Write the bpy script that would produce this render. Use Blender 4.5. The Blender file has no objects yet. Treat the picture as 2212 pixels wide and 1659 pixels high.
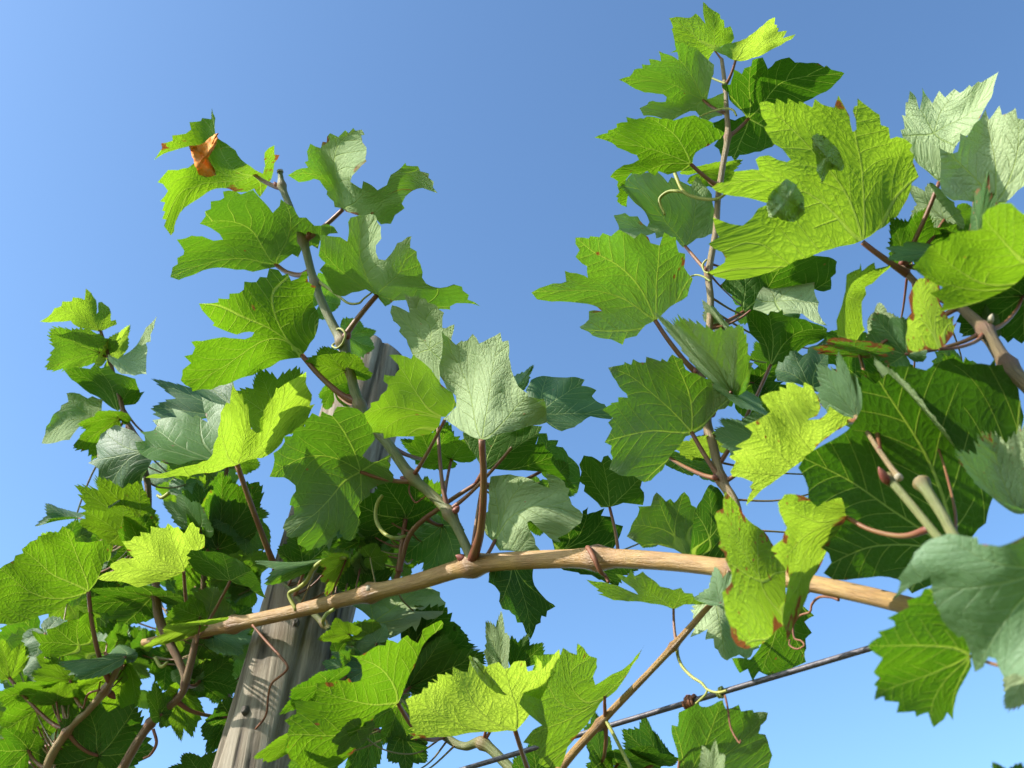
import bpy, math, random
import numpy as np
from mathutils import Vector
from mathutils.geometry import delaunay_2d_cdt

# ------------------------------------------------------------------ camera
FW, FH = 2212.0, 1659.0                 # pixel frame used for all measurements
PITCH = math.radians(40)
CAM = np.array([0.0, 0.0, 1.35])
RT = np.array([1.0, 0.0, 0.0])
UP = np.array([0.0, -math.sin(PITCH), math.cos(PITCH)])
FD = np.array([0.0, math.cos(PITCH), math.sin(PITCH)])
scene = bpy.context.scene
COL = scene.collection
cam_d = bpy.data.cameras.new('camera')
cam_d.sensor_width = 36; cam_d.lens = 36
cam_d.clip_start = 0.05; cam_d.clip_end = 5000
cam_d.dof.use_dof = True; cam_d.dof.focus_distance = 1.22; cam_d.dof.aperture_fstop = 9
cam = bpy.data.objects.new('camera', cam_d); COL.objects.link(cam)
cam.location = CAM; cam.rotation_euler = (math.pi/2 + PITCH, 0, 0)
scene.camera = cam

# ------------------------------------------------------------------ sky + sun
EL, AZ = math.radians(35), math.radians(19)
SUN = np.array([-math.cos(EL)*math.cos(AZ), -math.cos(EL)*math.sin(AZ), math.sin(EL)])
world = bpy.data.worlds.new('World'); scene.world = world; world.use_nodes = True
wn = world.node_tree; bg = wn.nodes['Background']
sky = wn.nodes.new('ShaderNodeTexSky'); sky.sky_type = 'NISHITA'; sky.sun_disc = False
sky.sun_elevation = EL; sky.sun_rotation = math.atan2(SUN[0], SUN[1])
sky.altitude = 100; sky.air_density = 1.0; sky.dust_density = 1.5; sky.ozone_density = 2.5
gm = wn.nodes.new('ShaderNodeGamma'); gm.inputs[1].default_value = 1.15
tn = wn.nodes.new('ShaderNodeMix'); tn.data_type = 'RGBA'; tn.blend_type = 'MULTIPLY'; tn.inputs[0].default_value = 1.0; tn.inputs[7].default_value = (0.885, 1.015, 1.02, 1)
wn.links.new(sky.outputs[0], gm.inputs[0]); wn.links.new(gm.outputs[0], tn.inputs[6]); wn.links.new(tn.outputs[2], bg.inputs[0]); bg.inputs[1].default_value = 0.14
sl = bpy.data.lights.new('sun', 'SUN'); sl.energy = 5.0; sl.angle = math.radians(0.53); sl.color = (1.0, 0.955, 0.88)
so = bpy.data.objects.new('sun', sl); COL.objects.link(so)
so.rotation_euler = Vector(SUN).to_track_quat('Z', 'Y').to_euler(); so.location = (-4, -1, 6)
vs = scene.view_settings
vs.view_transform = 'Standard'; vs.look = 'None'; vs.exposure = 0.9; vs.gamma = 1.0; vs.use_curve_mapping = False
scene.cycles.max_bounces = 5; scene.cycles.transmission_bounces = 4; scene.cycles.diffuse_bounces = 3; scene.cycles.glossy_bounces = 2
scene.cycles.use_adaptive_sampling = True; scene.cycles.adaptive_threshold = 0.025
scene.cycles.caustics_reflective = False; scene.cycles.caustics_refractive = False

# ------------------------------------------------------------------ pixel helpers
def depth(x, y): return 1.70 - 0.92*x/FW + 0.15*(829.5 - y)/829.5
def P3(x, y, d):
    x = np.asarray(x, float); y = np.asarray(y, float); d = np.asarray(d, float)
    X = (x - FW/2)/FW; Y = (FH/2 - y)/FW
    return CAM + (d*X)[..., None]*RT + (d*Y)[..., None]*UP + d[..., None]*FD

# ------------------------------------------------------------------ materials
class NT:
    def __init__(s, name):
        s.m = bpy.data.materials.new(name); s.m.use_nodes = True; s.t = s.m.node_tree
        s.t.nodes.clear(); s.out = s.t.nodes.new('ShaderNodeOutputMaterial')
    def n(s, typ, **kw):
        nd = s.t.nodes.new(typ)
        for k, v in kw.items():
            if k.startswith('i_'):
                key = k[2:]
                nd.inputs[int(key) if key.isdigit() else key.replace('_', ' ')].default_value = v
            else: setattr(nd, k, v)
        return nd
    def l(s, a, b): s.t.links.new(a, b)
    def mix(s, fac, a, b, blend='MIX'):
        nd = s.t.nodes.new('ShaderNodeMix'); nd.data_type = 'RGBA'; nd.blend_type = blend
        for i, v in ((0, fac), (6, a), (7, b)):
            if hasattr(v, 'is_linked') or hasattr(v, 'links'): s.l(v, nd.inputs[i])
            elif isinstance(v, (int, float)): nd.inputs[i].default_value = v
            else: nd.inputs[i].default_value = (*v, 1)
        return nd.outputs[2]
    def math(s, op, a, b=0.0, c=None, clamp=False):
        nd = s.t.nodes.new('ShaderNodeMath'); nd.operation = op; nd.use_clamp = clamp
        for i, v in ((0, a), (1, b), (2, c)):
            if v is None: continue
            if isinstance(v, (int, float)): nd.inputs[i].default_value = v
            else: s.l(v, nd.inputs[i])
        return nd.outputs[0]
    def ramp(s, fac, stops):
        nd = s.t.nodes.new('ShaderNodeValToRGB'); e = nd.color_ramp.elements
        while len(e) < len(stops): e.new(0.5)
        for el, (p, c) in zip(e, stops): el.position = p; el.color = (*c, 1) if len(c) == 3 else c
        s.l(fac, nd.inputs[0]); return nd.outputs[0]

def leaf_material():
    N = NT('vine_leaf')
    uv = N.n('ShaderNodeUVMap', uv_map='leaf').outputs[0]
    oi = N.n('ShaderNodeObjectInfo')
    tint = N.n('ShaderNodeAttribute', attribute_type='OBJECT', attribute_name='tint').outputs['Fac']
    dry = N.n('ShaderNodeAttribute', attribute_type='OBJECT', attribute_name='dry').outputs['Fac']
    wool_lit = N.n('ShaderNodeAttribute', attribute_type='OBJECT', attribute_name='wool_lit').outputs['Fac']
    edge = N.n('ShaderNodeAttribute', attribute_type='GEOMETRY', attribute_name='edge').outputs['Fac']
    vein = N.n('ShaderNodeAttribute', attribute_type='GEOMETRY', attribute_name='vein').outputs['Fac']
    off = N.n('ShaderNodeVectorMath', operation='ADD'); N.l(uv, off.inputs[0])
    sc = N.n('ShaderNodeVectorMath', operation='SCALE'); sc.inputs[0].default_value = (37, 21, 11)
    N.l(oi.outputs['Random'], sc.inputs['Scale']); N.l(sc.outputs[0], off.inputs[1])
    co = off.outputs[0]
    # slightly warped coordinates so that the vein net is irregular
    wob = N.n('ShaderNodeTexNoise', noise_dimensions='2D', i_Scale=5.0, i_Detail=0.0); N.l(co, wob.inputs['Vector'])
    wv = N.n('ShaderNodeVectorMath', operation='MULTIPLY_ADD'); N.l(wob.outputs['Color'], wv.inputs[0])
    wv.inputs[1].default_value = (0.12, 0.12, 0); N.l(co, wv.inputs[2])
    net = N.n('ShaderNodeTexVoronoi', voronoi_dimensions='2D', feature='DISTANCE_TO_EDGE', i_Scale=19.0); N.l(wv.outputs[0], net.inputs['Vector'])
    net2 = N.n('ShaderNodeTexVoronoi', voronoi_dimensions='2D', feature='DISTANCE_TO_EDGE', i_Scale=46.0); N.l(wv.outputs[0], net2.inputs['Vector'])
    big = N.n('ShaderNodeTexNoise', noise_dimensions='2D', i_Scale=2.8, i_Detail=2.0, i_Roughness=0.6); N.l(co, big.inputs['Vector'])
    pil = N.math('MINIMUM', net.outputs['Distance'], 0.32)
    pil2 = N.math('MINIMUM', net2.outputs['Distance'], 0.25)
    netline = N.math('SUBTRACT', 1.0, N.math('MULTIPLY', net.outputs['Distance'], 12.0, clamp=True))
    netline2 = N.math('SUBTRACT', 1.0, N.math('MULTIPLY', net2.outputs['Distance'], 6.0, clamp=True))
    blot = N.ramp(big.outputs['Fac'], [(0.32, (0, 0, 0)), (0.68, (1, 1, 1))])
    # main and side veins from the blade's own coordinates (petiole at 0,0; tip at 0,1)
    vw = N.n('ShaderNodeTexNoise', noise_dimensions='2D', i_Scale=2.2, i_Detail=0.0); N.l(co, vw.inputs['Vector'])
    vo = N.n('ShaderNodeVectorMath', operation='MULTIPLY_ADD'); N.l(vw.outputs['Color'], vo.inputs[0]); vo.inputs[1].default_value = (0.07, 0.07, 0)
    vsb = N.n('ShaderNodeVectorMath', operation='SUBTRACT'); N.l(uv, vsb.inputs[0]); vsb.inputs[1].default_value = (0.035, 0.035, 0); N.l(vsb.outputs[0], vo.inputs[2])
    vfx = N.n('ShaderNodeMix', data_type='VECTOR'); rl = N.n('ShaderNodeVectorMath', operation='LENGTH'); N.l(uv, rl.inputs[0])
    N.l(N.math('MULTIPLY', rl.outputs['Value'], 2.5, clamp=True), vfx.inputs[0]); N.l(uv, vfx.inputs[4]); N.l(vo.outputs[0], vfx.inputs[5])
    sx = N.n('ShaderNodeSeparateXYZ'); N.l(vfx.outputs[1], sx.inputs[0]); X, Y = sx.outputs[0], sx.outputs[1]
    th = N.math('ARCTAN2', N.math('ABSOLUTE', X), Y)
    dl = N.math('SUBTRACT', th, N.math('ADD', N.math('MULTIPLY', N.math('GREATER_THAN', th, 0.461), 0.922), N.math('MULTIPLY', N.math('GREATER_THAN', th, 1.436), 1.025)))
    rr = N.math('SQRT', N.math('ADD', N.math('MULTIPLY', X, X), N.math('MULTIPLY', Y, Y)))
    vs_, vt_ = N.math('MULTIPLY', rr, N.math('COSINE', dl)), N.math('MULTIPLY', rr, N.math('SINE', dl))
    at_ = N.math('ABSOLUTE', vt_)
    wmain = N.math('SUBTRACT', 0.0130, N.math('MULTIPLY', vs_, 0.0100))
    vmain = N.math('SUBTRACT', 1.0, N.math('MULTIPLY', N.math('SUBTRACT', N.math('DIVIDE', at_, wmain), 0.55), 1.6, clamp=True))
    pp = N.math('SUBTRACT', vs_, N.math('SUBTRACT', N.math('MULTIPLY', at_, 0.95), N.math('MULTIPLY', N.math('MULTIPLY', at_, at_), 0.9)))
    ph_ = N.math('ADD', N.math('DIVIDE', pp, 0.135), N.math('MULTIPLY', N.math('GREATER_THAN', N.math('MULTIPLY', vt_, X), 0.0), 0.47))
    tri = N.math('MULTIPLY', N.math('ABSOLUTE', N.math('SUBTRACT', N.math('FRACT', ph_), 0.5)), 0.135)
    wsec = N.math('SUBTRACT', 0.0062, N.math('MULTIPLY', at_, 0.013))
    vsec = N.math('SUBTRACT', 1.0, N.math('MULTIPLY', N.math('SUBTRACT', N.math('DIVIDE', tri, N.math('MAXIMUM', wsec, 0.0016)), 0.4), 1.3, clamp=True))
    vsec = N.math('MULTIPLY', vsec, N.math('GREATER_THAN', pp, 0.07))
    vv = N.math('MAXIMUM', vmain, N.math('MULTIPLY', vsec, 0.75))
    quilt = N.math('MULTIPLY', N.math('MINIMUM', tri, 0.04), N.math('MULTIPLY', big.outputs['Fac'], 9.0))
    # colours
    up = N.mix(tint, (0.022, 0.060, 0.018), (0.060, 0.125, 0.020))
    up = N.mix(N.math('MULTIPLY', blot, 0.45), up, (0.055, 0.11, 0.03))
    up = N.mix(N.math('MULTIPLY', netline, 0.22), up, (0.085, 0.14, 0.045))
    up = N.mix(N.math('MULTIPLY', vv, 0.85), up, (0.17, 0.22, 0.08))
    up = N.mix(N.math('MULTIPLY', N.math('SUBTRACT', wool_lit, 0.4), 1.4, clamp=True), up, (0.105, 0.175, 0.085))  # upper side: sheen of grazing sun painted into the base colour
    lo = N.mix(N.math('POWER', wool_lit, 2.2), (0.020, 0.050, 0.007), (0.29, 0.345, 0.195))
    lo = N.mix(N.math('MULTIPLY', blot, 0.25), lo, (0.020, 0.052, 0.007))
    lo = N.mix(N.math('MULTIPLY', N.math('MULTIPLY', netline, 0.45), wool_lit), lo, (0.20, 0.25, 0.11))
    lo = N.mix(N.math('MULTIPLY', vv, 0.85), lo, (0.20, 0.25, 0.09))
    tr = N.ramp(tint, [(0.0, (0.015, 0.050, 0.002)), (0.25, (0.030, 0.088, 0.002)), (0.55, (0.050, 0.128, 0.002)), (0.8, (0.130, 0.228, 0.006)), (1.0, (0.275, 0.370, 0.030))])  # leaf yellowness; low end also paints in shade from leaves above
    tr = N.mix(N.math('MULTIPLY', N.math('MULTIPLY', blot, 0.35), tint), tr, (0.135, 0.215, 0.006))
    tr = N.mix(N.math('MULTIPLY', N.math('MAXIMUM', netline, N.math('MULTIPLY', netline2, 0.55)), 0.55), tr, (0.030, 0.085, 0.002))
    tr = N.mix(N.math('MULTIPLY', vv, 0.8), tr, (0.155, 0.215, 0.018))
    # dry brown margins and rusty flecks
    dn = N.n('ShaderNodeTexNoise', noise_dimensions='2D', i_Scale=3.2, i_Detail=3.0, i_Roughness=0.65); N.l(co, dn.inputs['Vector'])
    de = N.math('ADD', N.math('MULTIPLY', edge, 1.0), N.math('MULTIPLY', N.math('SUBTRACT', dn.outputs['Fac'], 0.5), 1.9))
    thr = N.math('SUBTRACT', 1.32, N.math('MULTIPLY', dry, 0.50))
    dm = N.math('MULTIPLY', N.math('SUBTRACT', de, thr), 9.0, clamp=True)
    spk = N.n('ShaderNodeTexNoise', noise_dimensions='2D', i_Scale=11.0, i_Detail=0.0); N.l(co, spk.inputs['Vector'])
    sm = N.math('MULTIPLY', N.math('SUBTRACT', spk.outputs['Fac'], N.math('SUBTRACT', 0.93, N.math('MULTIPLY', dry, 0.20))), 14.0, clamp=True)
    tipm = N.math('MULTIPLY', N.math('MULTIPLY', N.math('SUBTRACT', vein, 1.5), 2.0, clamp=True), N.math('ADD', 0.4, dry), clamp=True)
    dm = N.math('MAXIMUM', N.math('MAXIMUM', dm, sm), tipm)
    bz = N.mix(spk.outputs['Fac'], (0.10, 0.040, 0.018), (0.21, 0.10, 0.05))
    up = N.mix(dm, up, bz); lo = N.mix(dm, lo, bz); tr = N.mix(dm, tr, (0.10, 0.030, 0.006))
    # bump
    geo = N.n('ShaderNodeNewGeometry')
    hgt = N.math('ADD', N.math('ADD', N.math('MULTIPLY', pil, 0.6), quilt), N.math('SUBTRACT', N.math('MULTIPLY', pil2, 0.30), N.math('MULTIPLY', vv, 0.55)))
    hgt = N.math('MULTIPLY', hgt, N.math('SUBTRACT', 0.35, N.math('MULTIPLY', geo.outputs['Backfacing'], 1.35)))
    bump = N.n('ShaderNodeBump', i_Strength=0.85, i_Distance=0.0026); N.l(hgt, bump.inputs['Height'])
    ub = N.n('ShaderNodeBsdfPrincipled', i_Roughness=0.55); N.l(up, ub.inputs['Base Color']); N.l(bump.outputs[0], ub.inputs['Normal'])
    ub.inputs['Specular IOR Level'].default_value = 0.38
    lb = N.n('ShaderNodeBsdfPrincipled', i_Roughness=0.72); N.l(lo, lb.inputs['Base Color']); N.l(bump.outputs[0], lb.inputs['Normal'])
    lb.inputs['Specular IOR Level'].default_value = 0.02
    tb = N.n('ShaderNodeBsdfTranslucent'); N.l(tr, tb.inputs['Color']); N.l(bump.outputs[0], tb.inputs['Normal'])
    ms = N.n('ShaderNodeMixShader'); N.l(geo.outputs['Backfacing'], ms.inputs[0]); N.l(ub.outputs[0], ms.inputs[1]); N.l(lb.outputs[0], ms.inputs[2])
    ad = N.n('ShaderNodeAddShader'); N.l(ms.outputs[0], ad.inputs[0]); N.l(tb.outputs[0], ad.inputs[1])
    N.l(ad.outputs[0], N.out.inputs[0]); return N.m

def simple_material(name, cols, rough=0.6, scale=60, bump=0.2, stretch=(1, 1, 1), dist=0.002, trans=None):
    N = NT(name)
    tc = N.n('ShaderNodeTexCoord').outputs['Object']
    mp = N.n('ShaderNodeMapping', i_Scale=stretch); N.l(tc, mp.inputs[0])
    no = N.n('ShaderNodeTexNoise', i_Scale=float(scale), i_Detail=6.0, i_Roughness=0.65); N.l(mp.outputs[0], no.inputs['Vector'])
    st = [(0.3 + 0.4*i/max(1, len(cols)-1), c) for i, c in enumerate(cols)]
    c = N.ramp(no.outputs['Fac'], st)
    b = N.n('ShaderNodeBsdfPrincipled', i_Roughness=rough); N.l(c, b.inputs['Base Color'])
    b.inputs['Specular IOR Level'].default_value = 0.35
    bp = N.n('ShaderNodeBump', i_Strength=bump, i_Distance=dist); N.l(no.outputs['Fac'], bp.inputs['Height']); N.l(bp.outputs[0], b.inputs['Normal'])
    if trans:
        t = N.n('ShaderNodeBsdfTranslucent', i_Color=(*trans, 1)); a = N.n('ShaderNodeAddShader')
        N.l(b.outputs[0], a.inputs[0]); N.l(t.outputs[0], a.inputs[1]); N.l(a.outputs[0], N.out.inputs[0])
    else: N.l(b.outputs[0], N.out.inputs[0])
    return N.m

def stem_material(name, base, alt, node, rough=0.5, ridge=0.5):
    """young bark: lengthwise streaks along the tube (u = round the stem, v = metres along it)"""
    N = NT(name)
    uv = N.n('ShaderNodeUVMap', uv_map='tube').outputs[0]
    mp = N.n('ShaderNodeMapping', i_Scale=(7.0, 22.0, 1.0)); N.l(uv, mp.inputs[0])
    st = N.n('ShaderNodeTexNoise', i_Scale=1.5, i_Detail=5.0, i_Roughness=0.7); N.l(mp.outputs[0], st.inputs['Vector'])
    mp2 = N.n('ShaderNodeMapping', i_Scale=(1.2, 26.0, 1.0)); N.l(uv, mp2.inputs[0])
    pt = N.n('ShaderNodeTexNoise', i_Scale=1.0, i_Detail=4.0); N.l(mp2.outputs[0], pt.inputs['Vector'])
    mp3 = N.n('ShaderNodeMapping', i_Scale=(30.0, 900.0, 1.0)); N.l(uv, mp3.inputs[0])
    sp = N.n('ShaderNodeTexVoronoi', i_Scale=0.6); N.l(mp3.outputs[0], sp.inputs['Vector'])
    c = N.mix(N.ramp(pt.outputs['Fac'], [(0.38, (0, 0, 0)), (0.62, (1, 1, 1))]), base, alt)
    c = N.mix(N.math('MULTIPLY', N.ramp(st.outputs['Fac'], [(0.40, (0, 0, 0)), (0.62, (1, 1, 1))]), 0.75), c, tuple(0.55*v for v in base))
    c = N.mix(N.math('MULTIPLY', N.math('LESS_THAN', sp.outputs['Distance'], 0.16), 0.6), c, (0.05, 0.03, 0.02))
    nd = N.n('ShaderNodeAttribute', attribute_type='GEOMETRY', attribute_name='node').outputs['Fac']
    c = N.mix(nd, c, node)
    b = N.n('ShaderNodeBsdfPrincipled', i_Roughness=rough); N.l(c, b.inputs['Base Color']); b.inputs['Specular IOR Level'].default_value = 0.4
    bp = N.n('ShaderNodeBump', i_Strength=ridge, i_Distance=0.0028); N.l(st.outputs['Fac'], bp.inputs['Height']); N.l(bp.outputs[0], b.inputs['Normal'])
    N.l(b.outputs[0], N.out.inputs[0]); return N.m

def post_material(top=False):
    N = NT('weathered_end_grain' if top else 'weathered_wood')
    tc = N.n('ShaderNodeTexCoord').outputs['Object']
    mp = N.n('ShaderNodeMapping', i_Scale=(38, 38, 1.5)); N.l(tc, mp.inputs[0])
    g = N.n('ShaderNodeTexNoise', i_Scale=1.6, i_Detail=7.0, i_Roughness=0.72); N.l(mp.outputs[0], g.inputs['Vector'])
    p = N.n('ShaderNodeTexNoise', i_Scale=9.0, i_Detail=4.0); N.l(tc, p.inputs['Vector'])
    mc = N.n('ShaderNodeMapping', i_Scale=(16, 16, 0.9)); N.l(tc, mc.inputs[0])
    cr = N.n('ShaderNodeTexVoronoi', feature='DISTANCE_TO_EDGE', i_Scale=1.0); N.l(mc.outputs[0], cr.inputs['Vector'])
    crack = N.math('SUBTRACT', 1.0, N.math('MULTIPLY', cr.outputs['Distance'], 15.0, clamp=True))
    crack = N.math('MULTIPLY', crack, N.ramp(p.outputs['Fac'], [(0.40, (0, 0, 0)), (0.54, (1, 1, 1))]))
    c = N.ramp(g.outputs['Fac'], [(0.32, (0.035, 0.027, 0.019)), (0.46, (0.17, 0.14, 0.10)), (0.66, (0.34, 0.295, 0.225))])
    c = N.mix(N.ramp(p.outputs['Fac'], [(0.52, (0, 0, 0)), (0.72, (0.7, 0.7, 0.7))]), c, (0.17, 0.12, 0.08))
    c = N.mix(crack, c, (0.035, 0.028, 0.022))
    if top: c = N.mix(0.8, c, (0.07, 0.062, 0.055))
    b = N.n('ShaderNodeBsdfPrincipled', i_Roughness=0.85); N.l(c, b.inputs['Base Color']); b.inputs['Specular IOR Level'].default_value = 0.2
    h = N.math('SUBTRACT', g.outputs['Fac'], N.math('MULTIPLY', crack, 1.2))
    bp = N.n('ShaderNodeBump', i_Strength=0.7, i_Distance=0.004); N.l(h, bp.inputs['Height']); N.l(bp.outputs[0], b.inputs['Normal'])
    N.l(b.outputs[0], N.out.inputs[0]); return N.m

M_LEAF = leaf_material()
M_PET = stem_material('petiole', (0.211, 0.066, 0.039), (0.211, 0.140, 0.047), (0.172, 0.039, 0.031), 0.45, 0.2)
M_PETG = stem_material('green_petiole', (0.203, 0.211, 0.062), (0.234, 0.117, 0.055), (0.172, 0.062, 0.039), 0.45, 0.2)
M_CANE = stem_material('cane_bark', (0.42, 0.255, 0.080), (0.33, 0.175, 0.062), (0.17, 0.085, 0.04), 0.42, 0.9)
M_SHOOT = stem_material('green_shoot', (0.125, 0.150, 0.035), (0.175, 0.170, 0.055), (0.19, 0.12, 0.05), 0.5, 0.6)
M_SHOOTB = stem_material('tan_shoot', (0.27, 0.18, 0.085), (0.22, 0.17, 0.06), (0.20, 0.09, 0.045), 0.5, 0.6)
M_BARK = stem_material('brown_stem', (0.20, 0.105, 0.05), (0.22, 0.15, 0.07), (0.13, 0.06, 0.035), 0.6, 0.9)
M_TAN = stem_material('tan_stem', (0.15, 0.10, 0.045), (0.17, 0.125, 0.05), (0.15, 0.07, 0.04), 0.6, 0.9)
M_TEND = simple_material('tendril', [(0.218, 0.250, 0.047), (0.328, 0.312, 0.078)], 0.5, 40, 0.05, trans=(0.039, 0.047, 0.004))
M_TENDR = simple_material('dry_tendril', [(0.133, 0.043, 0.023), (0.234, 0.094, 0.039)], 0.6, 60, 0.1)
M_BUD = simple_material('bud', [(0.16, 0.03, 0.03), (0.24, 0.09, 0.05)], 0.5, 200, 0.2)
M_WIRE = simple_material('galvanised_wire', [(0.045, 0.042, 0.048), (0.12, 0.11, 0.12)], 0.5, 180, 0.3)
M_WIRE.node_tree.nodes['Principled BSDF'].inputs['Metallic'].default_value = 0.4
M_DEAD = simple_material('dead_leaf', [(0.42, 0.12, 0.012), (0.62, 0.24, 0.025), (0.50, 0.32, 0.18)], 0.8, 60, 0.6, dist=0.003, trans=(0.34, 0.12, 0.006))
M_CUT = simple_material('cut_wood', [(0.312, 0.257, 0.172), (0.406, 0.351, 0.257)], 0.8, 300, 0.3)
M_POST = post_material(); M_POSTTOP = post_material(True)
M_GROUND = simple_material('grass_ground', [(0.05, 0.075, 0.02), (0.10, 0.10, 0.045), (0.16, 0.13, 0.08)], 0.95, 3.0, 0.5, dist=0.05)

# ------------------------------------------------------------------ mesh helpers
def mesh_obj(name, verts, faces, mat, parent=None, smooth=True, uv=None, uvname='tube', attrs=None):
    me = bpy.data.meshes.new(name)
    me.from_pydata(np.asarray(verts, float).tolist(), [], faces if isinstance(faces, list) else faces.tolist())
    if uv is not None:
        ul = me.uv_layers.new(name=uvname)
        idx = np.zeros(len(me.loops), dtype=np.int32); me.loops.foreach_get('vertex_index', idx)
        ul.data.foreach_set('uv', np.asarray(uv, np.float32)[idx].ravel())
    for k, v in (attrs or {}).items():
        a = me.attributes.new(k, 'FLOAT', 'POINT'); a.data.foreach_set('value', np.asarray(v, np.float32))
    me.polygons.foreach_set('use_smooth', [smooth]*len(me.polygons))
    me.materials.append(mat); me.update()
    o = bpy.data.objects.new(name, me); COL.objects.link(o)
    if parent is not None:
        o.parent = parent; o.matrix_parent_inverse = parent.matrix_world.inverted()
    return o

def thing(name, label, cat, loc):
    o = bpy.data.objects.new(name, None); COL.objects.link(o); o.location = loc
    o.empty_display_size = 0.1; o['label'] = label; o['category'] = cat
    bpy.context.view_layer.update(); return o

def catmull(pts, rad, step=6):
    pts = np.asarray(pts, float); rad = np.asarray(rad, float)
    if len(pts) < 3:
        t = np.linspace(0, 1, step*2+1)[:, None]
        return pts[0]*(1-t)+pts[1]*t, (rad[0]*(1-t)+rad[1]*t).ravel()
    A = np.vstack([2*pts[0]-pts[1], pts, 2*pts[-1]-pts[-2]]); R = np.concatenate([[rad[0]], rad, [rad[-1]]])
    op, orr = [], []
    for i in range(1, len(A)-2):
        for k in range(step):
            t = k/step
            a, b, c, d = A[i-1], A[i], A[i+1], A[i+2]
            op.append(0.5*((2*b)+(-a+c)*t+(2*a-5*b+4*c-d)*t*t+(-a+3*b-3*c+d)*t**3))
            orr.append(R[i]*(1-t)+R[i+1]*t)
    op.append(pts[-1]); orr.append(rad[-1]); return np.array(op), np.array(orr)

def tube_mesh(p, r, sides=10, cap=True):
    n = len(p); T = np.gradient(p, axis=0); T /= np.linalg.norm(T, axis=1)[:, None] + 1e-12
    ref = np.array([0.31, 0.52, 0.79]); ref -= T[0]*ref.dot(T[0]); ref /= np.linalg.norm(ref)
    V, U = [], []; L = np.concatenate([[0], np.cumsum(np.linalg.norm(np.diff(p, axis=0), axis=1))])
    for i in range(n):
        ref = ref - T[i]*ref.dot(T[i]); ref /= np.linalg.norm(ref) + 1e-12; b = np.cross(T[i], ref)
        for k in range(sides):
            a = 2*math.pi*k/sides
            V.append(p[i] + r[i]*(math.cos(a)*ref + math.sin(a)*b)); U.append((abs(2*k/sides-1), L[i]))
    F = [[i*sides+k, i*sides+(k+1) % sides, (i+1)*sides+(k+1) % sides, (i+1)*sides+k] for i in range(n-1) for k in range(sides)]
    if cap:
        V.append(p[0]); U.append((0, 0)); V.append(p[-1]); U.append((0, L[-1])); a, b = n*sides, n*sides+1
        F += [[a, (k+1) % sides, k] for k in range(sides)] + [[b, (n-1)*sides+k, (n-1)*sides+(k+1) % sides] for k in range(sides)]
    return np.array(V), F, np.array(U)

STEMS = {}                                  # vine key -> list of (points, radii)
VINE = {}
def stem(vine, pts, mat, off=0.0, nodes=(), name='shoot', reg=True, thin=1.0):
    """pts: (x, y, width px[, extra depth])"""
    x = np.array([q[0] for q in pts]); y = np.array([q[1] for q in pts])
    d = depth(x, y) + off + np.array([q[3] if len(q) > 3 else 0.0 for q in pts])
    p3 = P3(x, y, d); r = np.array([q[2] for q in pts])/2*d/FW*thin
    p, r = catmull(p3, r, 8)
    nd = np.zeros(len(p))
    for (nx, ny) in nodes:                  # swellings where petioles leave
        q = P3(nx, ny, depth(nx, ny)+off); dd = np.linalg.norm(p-q, axis=1); j = dd.argmin()
        dd = np.linalg.norm(p-p[j], axis=1); w = np.exp(-(dd/(r[j]*1.25))**2); r = r*(1+0.46*w); nd = np.maximum(nd, 0.75*w)
    sides = 14
    V, F, U = tube_mesh(p, r, sides)
    at = np.concatenate([np.repeat(nd, sides), [0, 0]])
    o = mesh_obj(name, V, F, mat, VINE[vine], uv=U, attrs={'node': at})
    if reg: STEMS.setdefault(vine, []).append((p, r))
    return o
def tendril(vine, pts, mat=None, off=-0.01, name='tendril'):
    x = np.array([q[0] for q in pts]); y = np.array([q[1] for q in pts])
    d = depth(x, y) + off + np.array([q[3] if len(q) > 3 else 0.0 for q in pts]); w = np.array([q[2] for q in pts])
    p, r = catmull(P3(x, y, d), w/2*d/FW, 7); V, F, U = tube_mesh(p, r, 8)
    return mesh_obj(name, V, F, mat or M_TEND, VINE[vine], uv=U, attrs={'node': np.zeros(len(V))})

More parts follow.
